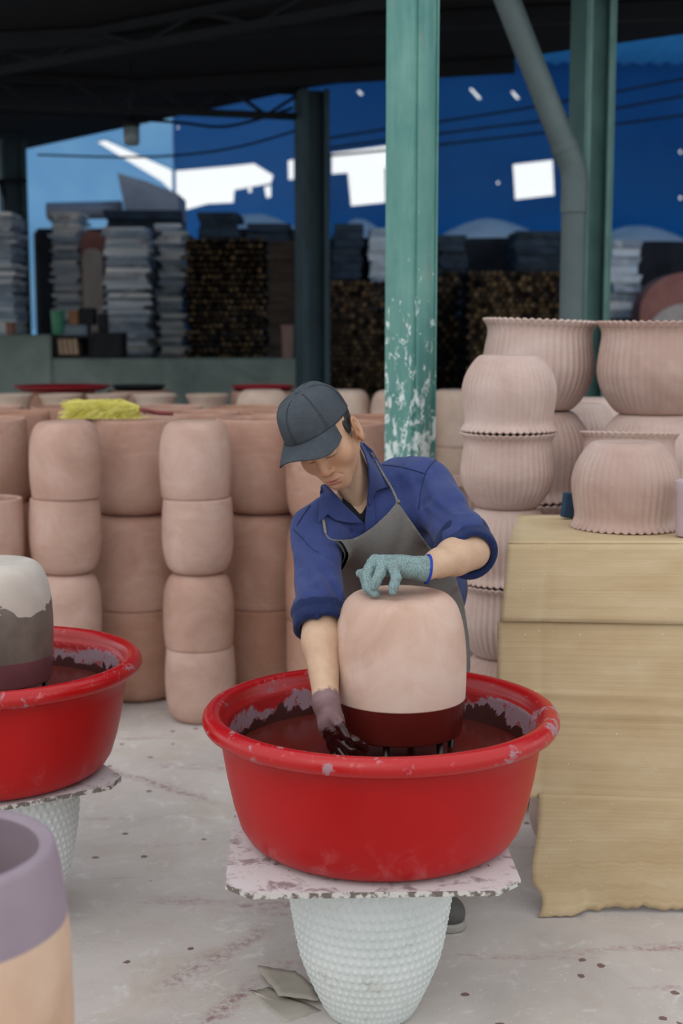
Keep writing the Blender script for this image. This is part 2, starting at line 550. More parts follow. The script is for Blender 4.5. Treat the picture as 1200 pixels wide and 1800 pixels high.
# sloping blue roof, corrugated
def corrugated(name, x0, x1, y0, z0, y1, z1, nx, amp, mat, label):
    verts, faces = [], []
    for i in range(nx + 1):
        x = x0 + (x1 - x0) * i / nx
        dz = amp * math.cos(PI * i)
        for k in range(5):
            t = k / 4
            verts.append((x, y0 + (y1 - y0) * t, z0 + (z1 - z0) * t + dz))
    for i in range(nx):
        for k in range(4):
            a = i * 5 + k
            faces.append((a, a + 5, a + 6, a + 1))
    o = mesh_obj(name, pyd(name, verts, faces), mat, smooth=False)
    return tag(o, label, 'roof', kind='structure')
corrugated('ceiling_back', -16, 16, 7.0, 7.0, FY + 0.2, 6.1, 220, 0.03, M_blue_roof, 'blue corrugated roof of the back shed')
solid('wall_right_back', (10, 9, 0), (10.05, FY, 7.2), M_blue_roof, 'blue sheet side wall of the back shed on the right', cat='wall', bev=0)
for i, (y, z) in enumerate([(14.0, 6.55), (16.5, 6.42), (19, 6.28), (21.5, 6.15)]):
    o = beam('roof_purlin', (-15, y, z), (9.9, y - 1.2, z), 0.07, 0.12, M_dark_steel)
    tag(o, ['blue shed roof purlin nearest the camera', 'second purlin of the blue shed roof from the camera', 'third purlin of the blue shed roof from the camera', 'blue shed roof purlin next to the far wall'][i], 'beam', 'back shed purlins')

# ================================================================== POTS
def pot_profile(base, pts, R, H, th):
    """closed wall profile: outside from base to rim, then inside back down"""
    out = [(r * R, z * H) for r, z in pts]
    sp = spline([(a, b, 0) for a, b in out], 4)
    hs = (H - th * 0.30) / H
    outer = [(base * R * 0.5, 0.0), (base * R * 0.93, 0.0)] + [(p.x, p.y * hs) for p in sp]
    rim_r, rim_z = outer[-1]
    rim = [(rim_r - th * 0.10, H - th * 0.08), (rim_r - th * 0.32, H), (rim_r - th * 0.75, H)]
    inner = [(max(r - th, 0.02), max(z * hs, th)) for r, z in [(p.x, p.y) for p in sp][::-1][0:]]
    return outer, rim, inner
def make_pot(name, pts, R, H, th, n, flutes=0, depth=0.0, scallop=0.0, rib=None):
    outer, rim, inner = pot_profile(pts[0][0], pts, R, H, th)
    prof = outer + rim + inner
    no, nr = len(outer), len(outer) + len(rim)
    def mod(th_, i):
        if not flutes: return 1, 0
        z = prof[i][1] / H
        if i < 2 or i >= nr + 2: return 1, 0
        w = 0.5 * abs(math.sin(flutes * th_ / 2)) + 0.25 * (1 - math.cos(flutes * th_))
        a = depth * min(1, max(0, (z - 0.02) / 0.12))
        if rib is not None:
            a *= max(0.0, min(1.0, (z - rib[0]) / 0.04)) * max(0.0, min(1.0, (rib[1] - z) / 0.04))
        if i >= no - 2: a *= 1.0 + scallop * 30
        dz = -scallop * (1 - w) * R * (1.0 if no - 3 <= i < nr + 1 else 0)
        return 1 - a * (1 - w) , dz
    me = lathe(prof, n, name, mod, True, True)
    auto_smooth(me, 50)
    return me
PLAIN = [(0.63, 0), (0.735, 0.022), (0.85, 0.085), (0.94, 0.21), (0.985, 0.36), (1.0, 0.52), (0.995, 0.70), (0.975, 0.86), (0.945, 1.0)]
BIG = [(0.66, 0), (0.78, 0.02), (0.89, 0.07), (0.955, 0.17), (0.985, 0.32), (1.0, 0.55), (1.0, 0.8), (0.985, 1.0)]
FLUTE = [(0.60, 0), (0.68, 0.03), (0.80, 0.12), (0.92, 0.25), (0.99, 0.40), (1.0, 0.52), (0.965, 0.70), (0.932, 0.84), (0.95, 0.92), (1.03, 1.0)]
FLARE = [(0.55, 0), (0.62, 0.02), (0.70, 0.25), (0.74, 0.5), (0.78, 0.74), (0.84, 0.88), (0.96, 0.965), (1.0, 1.0)]
RIBBED = [(0.62, 0), (0.76, 0.03), (0.88, 0.10), (0.96, 0.22), (1.0, 0.4), (1.0, 0.7), (0.98, 1.0)]
SP_R, SP_H = 0.143, 0.301
BG_R, BG_H = 0.203, 0.398
FL_R, FL_H = 0.153, 0.246
FB_R, FB_H = 0.200, 0.318
RB_R, RB_H = 0.150, 0.310
FR_R, FR_H = 0.133, 0.397
ME_plain = make_pot('plain_pot', PLAIN, SP_R, SP_H, 0.012, 64)
ME_big = make_pot('tall_pot', BIG, BG_R, BG_H, 0.015, 64)
ME_flute = make_pot('fluted_pot', FLUTE, FL_R, FL_H, 0.013, 44 * 6, 44, 0.022, 0.032)
ME_fbowl = make_pot('fluted_bowl', FLUTE, FB_R, FB_H, 0.017, 48 * 6, 48, 0.021, 0.030)
ME_ribbed = make_pot('ribbed_pot', RIBBED, RB_R, RB_H, 0.012, 60 * 4, 60, 0.02, 0.0, (0.18, 0.9))
ME_flare = make_pot('flared_pot', FLARE, FR_R, FR_H, 0.012, 48)
M_clay = clay('terracotta', 'B59283', 'C4A192', 'D0B0A3')
M_clay_or = clay('terracotta_orange', 'AC826E', 'BB917E', 'C8A290')
M_clay_pk = clay('terracotta_pink', 'B5988D', 'C1A69B', 'CCB5AB')
M_clay_pale = clay('terracotta_pale', 'C4A898', 'D2B9A8', 'DCC7B7')
for me, m in ((ME_plain, M_clay), (ME_big, M_clay_or), (ME_flute, M_clay_pk), (ME_fbowl, M_clay_pk), (ME_ribbed, M_clay_pale), (ME_flare, M_clay_pale)):
    me.materials.append(m)
def pot(me, x, y, z, down, name, label, group, H, rz=None, tilt=(0, 0)):
    o = bpy.data.objects.new(name, me)
    C.objects.link(o)
    o.rotation_euler = ((PI if down else 0) + tilt[0], tilt[1], random.uniform(0, 6.28) if rz is None else rz)
    o.location = (x, y, z + (H if down else 0))
    return tag(o, label, 'pot', group)
ORD = {0: 'lowest', 1: 'second from below', 2: 'third from below', 3: 'fourth from below', 4: 'fifth from below', 5: 'topmost'}
def stack(me, H, name, x, y, n, where, group, kind, jit=0.006, shared=None, first_down=False, lean=(0, 0), tip=(0, 0)):
    for i in range(n):
        down = (i % 2 == 1) != first_down
        top = i == n - 1
        word = 'topmost' if top else ORD[i]
        lab = f"{'upturned ' if down else ''}{kind}, {word} in the {where}"
        if shared and not top: lab = shared
        dx, dy = random.uniform(-jit, jit) + lean[0] * i, random.uniform(-jit, jit) + lean[1] * i
        pot(me, x + dx, y + dy, i * (H + 0.0015) + (H * max(abs(tip[0]), abs(tip[1])) * 0.45 if top else 0), down, name, lab, group, H, None if tip == (0, 0) else 0.3, tip if top else (0, 0))
def gx(px, Y, py=1000):
    return at(px, py, Y).x
# front row: slim columns of small plain pots (four high), taller tubs between them
G1 = 'small plain pots in front columns'
stack(ME_plain, SP_H, 'plain_pot', gx(113, 5.40), 5.40, 4, 'slim column below the yellow broom', G1, 'small plain clay pot', 0.004, lean=(0.006, 0))
stack(ME_plain, SP_H, 'plain_pot', gx(350, 5.40), 5.40, 4, 'slim column left of the worker', G1, 'small plain clay pot', 0.004, lean=(-0.002, 0))
stack(ME_plain, SP_H, 'plain_pot', gx(-18, 5.37), 5.37, 3, 'short column at the left edge', G1, 'small plain clay pot', 0.004)
G2 = 'tall clay tubs in the front row'
stack(ME_big, BG_H, 'clay_tub', gx(-30, 5.78), 5.78, 3, 'stack at the left picture edge', G2, 'tall clay tub')
stack(ME_big, BG_H, 'clay_tub', gx(238, 5.78), 5.78, 3, 'stack between the two slim columns', G2, 'tall clay tub')
stack(ME_big, BG_H, 'clay_tub', gx(462, 5.80), 5.80, 3, 'stack right of the second slim column', G2, 'tall clay tub')
stack(ME_big, BG_H, 'clay_tub', gx(588, 5.50), 5.50, 3, 'stack half hidden behind the worker', G2, 'tall clay tub')
# rows behind, of which the photograph shows the rims
G3 = 'tubs in the rows behind'
SH = 'clay tub low in a stack hidden behind the front row'
row = [(-160, 6.25), (20, 6.27), (184, 6.30), (350, 6.28), (515, 6.3), (672, 5.93)]
names = ['left of the picture', 'behind the short left column', 'behind the yellow broom head', 'behind the red broom handle', 'directly behind the cap', 'left of the green post']
for (px, Y), w in zip(row, names):
    stack(ME_big, BG_H, 'clay_tub', gx(px, Y), Y, 3, 'second row stack ' + w, G3, 'tall clay tub', 0.006, SH)
row = [(-20, 6.74), (135, 6.74), (292, 6.76), (444, 6.74)]
names = ['at the left edge', 'left of the broom', 'above the broom handle', 'left of the cap']
for (px, Y), w in zip(row, names):
    stack(ME_big, BG_H, 'clay_tub', gx(px, Y), Y, 3, 'third row stack ' + w, G3, 'tall clay tub', 0.006, SH)
G4 = 'flared pots in the back row'
for px, w in [(28, 'at the left edge'), (114, 'left of the broom'), (196, 'above the broom'), (279, 'right of the broom'), (368, 'left of the pale ribbed pot')]:
    stack(ME_flare, FR_H, 'flared_pot', gx(px, 8.2), 8.2, 3, 'back row stack ' + w, G4, 'flared clay pot', 0.006, 'flared clay pot hidden low in the back row')
G5 = 'ribbed pots in the back row'
for px, Y, w in [(462, 7.6, 'left of the cap'), (604, 7.6, 'right of the cap'), (698, 7.5, 'behind the green post'), (797, 7.6, 'right of the green post'), (880, 7.9, 'behind the fluted pots')]:
    stack(ME_ribbed, RB_H, 'ribbed_pot', gx(px, Y), Y, 4, 'back stack ' + w, G5, 'pale ribbed clay pot', 0.006, 'ribbed clay pot hidden low in the back stacks')

# fluted pots on the right
G6 = 'fluted pots in stacks on the right'
stack(ME_flute, FL_H, 'fluted_pot', gx(886, 4.43), 4.43, 6, 'tall column beside the worker', G6, 'pink fluted pot', 0.004, lean=(0.001, 0))
stack(ME_flute, FL_H, 'fluted_pot', 0.72, 3.97, 4, 'stack under the cardboard', G6, 'pink fluted pot', 0.004)
stack(ME_flute, FL_H, 'fluted_pot', gx(1100, 4.32), 4.34, 5, 'stack just behind the cardboard', G6, 'pink fluted pot', 0.004, tip=(-0.06, 0.04))
G7 = 'large fluted bowls on the right'
stack(ME_fbowl, FB_H, 'fluted_bowl', gx(937, 4.92), 4.92, 5, 'stack behind the tall fluted column', G7, 'large fluted clay bowl', 0.004, tip=(0.0, 0.04))
stack(ME_fbowl, FB_H, 'fluted_bowl', gx(1146, 4.70), 4.72, 5, 'stack at the right picture edge', G7, 'large fluted clay bowl', 0.004)
for px, Y, n, w in [(1035, 5.9, 4, 'between the two large bowls'), (996, 5.45, 4, 'right of the tall column, in shade'), (800, 5.6, 3, 'low between green post and fluted column')]:
    stack(ME_fbowl, FB_H, 'fluted_bowl', gx(px, Y), Y, n, 'stack ' + w, G7, 'fluted clay bowl', 0.004, 'fluted clay bowl low behind the right stacks')
# single pot standing on the cardboard
CB_Z = 4 * (FL_H + 0.0015) + 0.008
pot(ME_flute, at(1098, 900, 3.86).x, 3.86, CB_Z + 0.004, True, 'fluted_pot', 'pink fluted pot upside down on top of the cardboard', G6, FL_H)

# ------------------------------------------------------------------ cardboard sheet draped over the fluted stack
def card_mat():
    m = Mat('corrugated_cardboard')
    co = m.n('ShaderNodeTexCoord').outputs['UV']
    col = m.ramp(m.noise(3, 5, 0.6, co), [(0.3, 'B89F7A'), (0.55, 'C5AE8B'), (0.75, 'D0BD9E')])
    wv = m.n('ShaderNodeTexWave', bands_direction='Y'); wv.inputs['Scale'].default_value = 34
    wv.inputs['Distortion'].default_value = 1.2; wv.inputs['Detail Scale'].default_value = 0.4; m.l(co, wv.inputs['Vector'])
    lines = m.noise(1, 3, 0.7, m.n_map(co, (0.6, 42, 1)))
    col = m.mix(m.math('MULTIPLY', m.step(lines, 0.4, 0.7), 0.28), col, '9C8259')
    v = m.n('ShaderNodeTexVoronoi'); v.inputs['Scale'].default_value = 16; m.l(m.n_map(co, (1.6, 1, 1)), v.inputs['Vector'])
    col = m.mix(m.math('MULTIPLY', m.math('LESS_THAN', v.outputs['Distance'], 0.05), 0.8), col, 'E8E2D8')
    m.base(col, 0.8, 0.25)
    m.bump(m.math('ADD', m.math('MULTIPLY', wv.outputs['Fac'], 0.35), m.noise(20, 3, 0.6, co)), 0.18, 0.004)
    return m.m
def _n_map(s, co, scale):
    mp = s.n('ShaderNodeMapping'); mp.inputs['Scale'].default_value = scale
    s.l(co, mp.inputs[0]); return mp.outputs[0]
Mat.n_map = _n_map
M_card = card_mat()
def sheet(name, fn, us, vs, parent, mat, keep=None, th=0.005):
    """grid sheet: fn(u, v) -> point; solidified; uv in metres"""
    nu, nv = len(us), len(vs)
    verts = [fn(u, v) for v in vs for u in us]
    faces = []
    for j in range(nv - 1):
        for i in range(nu - 1):
            if keep is None or keep((us[i] + us[i + 1]) / 2, (vs[j] + vs[j + 1]) / 2):
                faces.append((j * nu + i, j * nu + i + 1, (j + 1) * nu + i + 1, (j + 1) * nu + i))
    me = pyd(name, verts, faces)
    uv = me.uv_layers.new(name='UVMap')
    for lp in me.loops:
        i, j = lp.vertex_index % nu, lp.vertex_index // nu
        uv.data[lp.index].uv = (us[i], vs[j])
    o = mesh_obj(name, me, mat, parent)
    sd = o.modifiers.new('thickness', 'SOLIDIFY'); sd.thickness = th; sd.offset = 0
    return o
def lsp(a, b, n):
    return [a + (b - a) * i / (n - 1) for i in range(n)]
def cardboard():
    c0 = at(895, 929, 3.60); zt = CB_Z
    yf = 3.58
    root = empty('cardboard_sheet', (0.8, yf, 0))
    tag(root, 'big folded cardboard sheet hanging over fluted pots at the right', 'cardboard')
    off = Vector((0.8, yf, 0))
    xl = at(893, 929, yf).x; xr = 1.42
    zb1 = at(960, 1092, 3.54).z; zb2 = at(960, 1400, 3.53).z
    # top panel
    def top(u, v):
        x = xl + (xr - xl) * u
        y = yf + 0.56 * v + 0.0
        if u < 0.35: x += 0.10 * v * (0.35 - u) / 0.35
        return Vector((x, y, zt + 0.002 + 0.004 * math.sin(9 * u) * v * (1 - v))) - off
    sheet('top_panel', top, lsp(0, 1, 20), lsp(0, 1, 14), root, M_card)
    # upper front panel, hinged at the top edge, swinging slightly out at the bottom
    def f1(u, v):
        x = xl + (xr - xl) * u - 0.022 * v * (1 - u)
        return Vector((x, yf - 0.002 - 0.035 * v - 0.004 * math.sin(3 * u + 1) * math.sin(PI * v) + 0.004 * math.exp(-((u - 0.115) / 0.010) ** 2), zt + (zb1 - zt) * v - 0.018 * u * v)) - off
    def keep1(u, v):
        return True
    sheet('upper_panel', f1, lsp(0, 1, 80), lsp(0, 1, 14), root, M_card)
    def fl(u, v):
        x = xl - 0.022 + 0.125 + (xr - xl - 0.10) * u
        return Vector((x, yf - 0.040 - 0.002 * v, zb1 - 0.002 - 0.018 * (0.12 + u) - 0.028 * v)) - off
    creases = [0.40, 0.50]
    def f2(u, v):
        x = xl - 0.028 + 0.004 * v + (xr - xl + 0.0) * u
        d = sum(0.006 * math.exp(-((v - c - 0.03 * u) / 0.012) ** 2) for c in creases)
        return Vector((x, yf - 0.025 - 0.012 * v - d + 0.004 * math.exp(-((u - 0.12) / 0.010) ** 2) - 0.006 * math.sin(2.5 * u) * math.sin(PI * v), zb1 - 0.004 + (zb2 - zb1) * v - 0.03 * u * v - 0.01 * u)) - off
    sheet('middle_panel', f2, lsp(0, 1, 80), lsp(0, 1, 48), root, M_card)
    rr = random.Random(4)
    tear = [rr.uniform(0, 1) for _ in range(200)]
    x3 = at(947, 1400, 3.53).x
    z3t = zb2 + 0.004
    def edge(u):
        b = 0.000
        if u < 0.10: return 0.003
        if u < 0.14: return 0.003 + 0.016 * (u - 0.10) / 0.04
        return 0.012 + 0.008 * math.sin(23 * u) * math.sin(41 * u + 1)
    def f3(u, v):
        zlo = edge(u) + 0.004 * math.sin(160 * u)
        zlo = max(zlo, 0.003)
        xleft = x3 + 0.012 * math.sin(7 * v + 0.5) * v - 0.015 * v
        if v > 0.75: xleft += 0.02 * math.sin((v - 0.75) / 0.25 * PI)
        x = xleft + (xr - xleft) * u
        y = yf - 0.040 - 0.028 * v + 0.008 * math.sin(6 * u) * v
        if u < 0.15 and v > 0.85: y -= 0.03 * (v - 0.85) / 0.15
        return Vector((x, y, z3t - 0.03 * u * (1 - v) + (zlo - z3t) * v)) - off
    sheet('lower_panel', f3, lsp(0, 1, 60), lsp(0, 1, 26), root, M_card)
cardboard()

# ================================================================== BASINS, STANDS, GLAZE
def red_outer():
    m = Mat('red_plastic')
    co = m.coord()
    col = m.mix(m.step(m.noise(4, 4, 0.6, co), 0.3, 0.7), 'A60608', 'B40A0C')
    sc = m.noise(9, 6, 0.75, m.coord(True, (1, 1, 4)), 1.2)
    low = m.step(m.sep()[2], 0.12, 0.02)
    col = m.mix(m.math('MULTIPLY', m.step(m.noise(14, 6, 0.7, co, 0.4), 0.55, 0.75), m.math('MULTIPLY', low, 0.35)), col, 'C98A90')
    col = m.mix(m.math('MULTIPLY', m.step(sc, 0.70, 0.74), 0.35), col, 'D9787C')
    m.base(col, 0.38, 0.3)
    m.bump(m.noise(30, 3, 0.6, co), 0.03, 0.003)
    return m.m
def red_rim():
    m = Mat('red_rim_with_dried_glaze')
    co = m.coord()
    n1 = m.noise(9, 7, 0.74, co, 0.5)
    sp = m.step(n1, 0.57, 0.60)
    col = m.mix(m.math('MULTIPLY', sp, 0.85), 'B00A0D', '9E8088')
    col = m.mix(m.math('MULTIPLY', m.step(m.noise(40, 5, 0.7, co), 0.62, 0.7), 0.5), col, 'D8767B')
    m.base(col, m.math('MULTIPLY_ADD', sp, 0.4, 0.3), 0.5)
    m.bump(sp, 0.15, 0.002)
    return m.m
def red_inner(z_lo, z_hi):
    m = Mat('glaze_coated_red_plastic')
    co = m.coord()
    z = m.step(m.sep()[2], z_lo, z_hi)
    streak = m.noise(5, 7, 0.72, m.coord(True, (1, 1, 0.45)), 0.8)
    patch = m.noise(3.2, 7, 0.70, co, 0.4)
    dry = m.step(m.math('ADD', m.math('MULTIPLY', patch, 0.9), m.math('MULTIPLY', m.math('SUBTRACT', 0.90, z), 0.70)), 0.50, 0.54)
    wet = m.step(m.math('ADD', m.math('MULTIPLY', streak, 1.5), m.math('MULTIPLY', m.math('SUBTRACT', 0.70, z), 1.2)), 0.83, 0.86)
    fl = m.step(m.noise(55, 4, 0.65, co), 0.585, 0.605)
    dry = m.math('MULTIPLY', dry, m.math('SUBTRACT', 1.0, m.math('MULTIPLY', fl, 0.8)))
    dry2 = m.math('MAXIMUM', dry, m.math('MULTIPLY', m.step(m.noise(70, 4, 0.6, co), 0.60, 0.62), m.step(patch, 0.42, 0.5)))
    col = m.mix(dry2, 'AE0A0E', '9A7F88')
    col = m.mix(wet, col, '431512')
    m.base(col, m.math('MULTIPLY_ADD', wet, -0.15, 0.55), 0.4)
    m.bump(m.math('ADD', dry2, wet), 0.2, 0.002)
    return m.m
M_red, M_rim, M_inner = red_outer(), red_rim(), red_inner(0.13, 0.285)
BAS_H = 0.285
prof_out = [(0.02, 0.0), (0.262, 0.0), (0.284, 0.005), (0.303, 0.018), (0.318, 0.042), (0.333, 0.09), (0.346, 0.15), (0.357, 0.215), (0.363, 0.256)]
ZR = 0.019
prof_rim = [(r, z + ZR) for r, z in [(0.366, 0.240), (0.384, 0.240), (0.396, 0.247), (0.4015, 0.259), (0.399, 0.272), (0.391, 0.282), (0.380, 0.285), (0.368, 0.282), (0.361, 0.275)]]
prof_in = [(0.357, 0.281), (0.354, 0.271), (0.350, 0.268), (0.348, 0.258), (0.341, 0.20), (0.330, 0.14), (0.318, 0.09), (0.300, 0.05), (0.280, 0.024), (0.250, 0.010), (0.02, 0.010)]
prof = prof_out + prof_rim + prof_in
def rimmat(i):
    return 0 if i < len(prof_out) else (1 if i < len(prof_out) + len(prof_rim) + 2 else 2)
ME_basin = lathe(prof, 128, 'basin', None, True, True, rimmat)
auto_smooth(ME_basin, 60)
for m in (M_red, M_rim, M_inner): ME_basin.materials.append(m)

M_liquid = Mat('wet_brown_glaze')
M_liquid.base('5E2018', 0.20, 0.15)
M_liquid.bump(M_liquid.noise(5, 2, 0.5), 0.06, 0.01)
M_liquid = M_liquid.m
def liquid_mesh(r):
    bm = bmesh.new()
    bmesh.ops.create_circle(bm, cap_ends=True, radius=r, segments=96)
    return bm_mesh(bm, 'glaze_liquid')

# glazed white stand pot with a hobnail surface
def stand_mesh():
    pts = [(0.090, 0.0), (0.102, 0.012), (0.123, 0.055), (0.146, 0.11), (0.161, 0.155), (0.173, 0.22), (0.182, 0.28), (0.186, 0.34), (0.184, 0.385), (0.182, 0.398)]
    sp = spline([(a, b, 0) for a, b in pts], 14)
    rows, cols, per = 19, 56, 7
    n = cols * per
    # resample by height for regular rows
    L = [0]
    for a, b in zip(sp, sp[1:]): L.append(L[-1] + (b - a).length)
    m = 124
    prof = []
    for i in range(m + 1):
        s = L[-1] * i / m
        k = max(j for j in range(len(L)) if L[j] <= s + 1e-9); k = min(k, len(sp) - 2)
        t = (s - L[k]) / max(L[k + 1] - L[k], 1e-9)
        p = sp[k].lerp(sp[k + 1], t); prof.append((p.x, p.y))
    prof = [(r * 1.0, z) for r, z in prof]
    prof_full = [(0.02, 0.0)] + prof + [(0.172, 0.400), (0.166, 0.392), (0.164, 0.36), (0.13, 0.18), (0.09, 0.02), (0.02, 0.02)]
    def mod(th, i):
        i -= 1
        if i < 4 or i > m - 6: return 1, 0
        ph = i / m * rows
        row = int(ph)
        fz = ph - row
        ft = (th / (2 * PI) * cols + 0.5 * (row % 2)) % 1.0
        d = math.hypot((fz - 0.5) / 0.33, (ft - 0.5) / 0.33)
        h = max(0.0, 1 - d * d)
        return 1 + 0.026 * h ** 0.7, 0
    me = lathe(prof_full, n, 'hobnail_stand', mod)
    auto_smooth(me, 60)
    return me
def stand_mat():
    m = Mat('white_hobnail_glaze')
    co = m.coord()
    col = m.mix(m.step(m.noise(5, 4, 0.6, co), 0.35, 0.7), 'CDD6D4', 'DCE2DF')
    nb = m.noise(16, 6, 0.7, co, 0.3)
    col = m.mix(m.math('MULTIPLY', m.step(nb, 0.60, 0.70), 0.55), col, 'A99C8D')
    col = m.mix(m.math('MULTIPLY', m.step(m.noise(10, 5, 0.7, m.coord(True, (1, 1, 0.15))), 0.69, 0.71), 0.7), col, '7D4A4A')
    m.base(col, 0.32, 0.5)
    return m.m
M_stand = stand_mat()
ME_stand = stand_mesh(); ME_stand.materials.append(M_stand)
def board_mat():
    m = Mat('white_splashed_board')
    co = m.coord()
    n1 = m.noise(14, 7, 0.72, co, 0.6)
    col = m.mix(m.step(n1, 0.53, 0.62), 'DAD9D8', '9C9093')
    col = m.mix(m.step(m.noise(30, 5, 0.6, co, 0.5), 0.65, 0.67), col, '7F6A6A')
    edge = m.step(m.sep()[2], -0.004, -0.005)
    ec = m.mix(m.step(m.noise(45, 3, 0.6, co), 0.45, 0.55), 'C9C5BF', '6E645C')
    side = m.math('LESS_THAN', m.math('ABSOLUTE', m.sepn()), 0.5)
    col = m.mix(side, col, ec)
    m.base(col, 0.42, 0.4)
    return m.m
def _sepn(s):
    g = s.n('ShaderNodeNewGeometry'); nd = s.n('ShaderNodeSeparateXYZ'); s.l(g.outputs['Normal'], nd.inputs[0]); return nd.outputs[2]
Mat.sepn = _sepn
M_board = board_mat()
def board_mesh(w, cut, th):
    h = w / 2
    poly = [(-h + cut, -h), (h - cut, -h), (h, -h + cut), (h, h - cut), (h - cut, h), (-h + cut, h), (-h, h - cut), (-h, -h + cut)]
    me = prism(poly, -th / 2, th / 2, 'board')
    return me
ME_board = board_mesh(0.62, 0.055, 0.012); ME_board.materials.append(M_board)

M_wire = simple('dark_wet_metal', '2A1210', '1C0D0C', 20, 0.3, 0.5)
def station(x, y, stand_dx, board_dx, rz, board_rz, lab):
    s = bpy.data.objects.new('stand_pot', ME_stand); link(s); s.location = (x + stand_dx, y - 0.02, 0); s.rotation_euler = (0, 0, rz)
    tag(s, 'white hobnail ceramic pot used as a stand under the ' + lab[1], 'pot', 'hobnail stand pots')
    b = bpy.data.objects.new('board', ME_board); link(b); b.location = (x + board_dx, y - 0.01, 0.4075); b.rotation_euler = (0, 0, board_rz)
    tag(b, 'splashed white square board with cut corners below the ' + lab[1], 'board', 'basin boards')
    t = bpy.data.objects.new('basin', ME_basin); link(t); t.location = (x, y, 0.4150); t.rotation_euler = (0, 0, rz)
    tag(t, lab[0], 'basin', 'red glazing basins')
    q = mesh_obj('glaze_liquid', liquid_mesh(0.3385), M_liquid); q.location = (x, y, 0.4150 + 0.199)
    tag(q, 'dark brown liquid glaze filling the ' + lab[1], 'glaze')
    q['kind'] = 'thing'
BX, BY = 0.088, 3.0
LX, LY = -0.925, 3.48
station(BX, BY, -0.022, -0.030, 0.4, math.radians(2), ('big red plastic basin in front of the worker, full of brown glaze', 'large central basin'))
station(LX, LY, 0.045, -0.045, 2.2, math.radians(33), ('red plastic basin cut off by the left picture edge', 'left basin'))

def dipped_mat(name, lines, cols, rough, wob, clay_cols=('BA9684', 'CAAA99', 'D6BDAF')):
    """clay pot with horizontal glaze bands; z measured from the rim in object space (pot is upside down)"""
    m = Mat(name)
    co = m.coord()
    z = m.math('SUBTRACT', SP_H, m.sep()[2])       # height above the rim once the pot stands upside down
    n = m.math('MULTIPLY', m.math('SUBTRACT', m.noise(7, 4, 0.6, co, 0.4), 0.5), 1.0)
    col = m.ramp(m.noise(5, 5, 0.6, co, 0.5), [(0.3, clay_cols[0]), (0.5, clay_cols[1]), (0.7, clay_cols[2])])
    col = m.mix(m.math('MULTIPLY', m.step(m.noise(9, 5, 0.65, m.coord(True, (2, 2, 1))), 0.55, 0.75), 0.4), col, 'DDCABF')
    r = 0.85
    for (h, w), c, ro in zip(lines, cols, rough):
        msk = m.step(m.math('ADD', z, m.math('MULTIPLY', n, w)), h + 0.0012, h - 0.0012)
        cc = m.mix(m.step(m.noise(12, 4, 0.6, co), 0.35, 0.7), c[0], c[1])
        col = m.mix(msk, col, cc)
        r = m.math('ADD', m.math('MULTIPLY', msk, ro), m.math('MULTIPLY', m.math('SUBTRACT', 1.0, msk), r))
    m.base(col, r, 0.4)
    m.bump(m.noise(110, 4, 0.65, co), 0.08, 0.003)
    return m.m
SCL = 1.045
me = ME_plain.copy(); me.materials.clear(); me.materials.append(dipped_mat('half_dipped_clay', [(0.076, 0.001)], [('4E1713', '571B16')], [0.2], 0))
pc = at(703, 1043, 3.0)
dz = 0.663
p1 = bpy.data.objects.new('plain_pot', me); link(p1); p1.rotation_euler = (PI, 0, 0.5); p1.scale = (SCL,) * 3
p1.location = (pc.x, 3.0, dz + SP_H * SCL)
tag(p1, 'upside-down clay pot with a wet brown glaze band, held by the worker', 'pot', 'pots being glazed')
me = ME_plain.copy(); me.materials.clear()
me.materials.append(dipped_mat('drying_glazed_clay', [(0.200, 0.32), (0.066, 0.003)], [('645850', '7A6D62'), ('6A3F43', '764A4E')], [0.35, 0.3], 0, ('B5A79C', 'C4B8AE', 'D2C9C1')))
lp = at(-12, 1000, 3.50)
p2 = bpy.data.objects.new('plain_pot', me); link(p2); p2.rotation_euler = (PI, 0, 2.0); p2.scale = (SCL,) * 3
p2.location = (lp.x, 3.50, 0.652 + SP_H * SCL)
tag(p2, 'upside-down pot with wet grey glaze over the left basin', 'pot', 'pots being glazed')
def trivet(x, y, lab, zt):
    root = empty('pot_trivet', (x, y, 0.4265)); tag(root, lab, 'trivet', 'trivets in the basins')
    hh = zt - 0.4265
    for k in range(6):
        a = 2 * PI * k / 6 + 0.25
        bm = bmesh.new()
        px, py = 0.122 * math.cos(a), 0.122 * math.sin(a)
        tube(bm, [(px * 1.05, py * 1.05, 0), (px, py, hh)], 0.0075, 8)
        mesh_obj('leg', bm_mesh(bm, 'leg'), M_wire, root)
trivet(pc.x, 3.0, 'dark metal trivet legs under the pot in the central basin', dz - 0.0005)
trivet(lp.x, 3.50, 'dark metal trivet under the pot in the left basin', 0.6515)

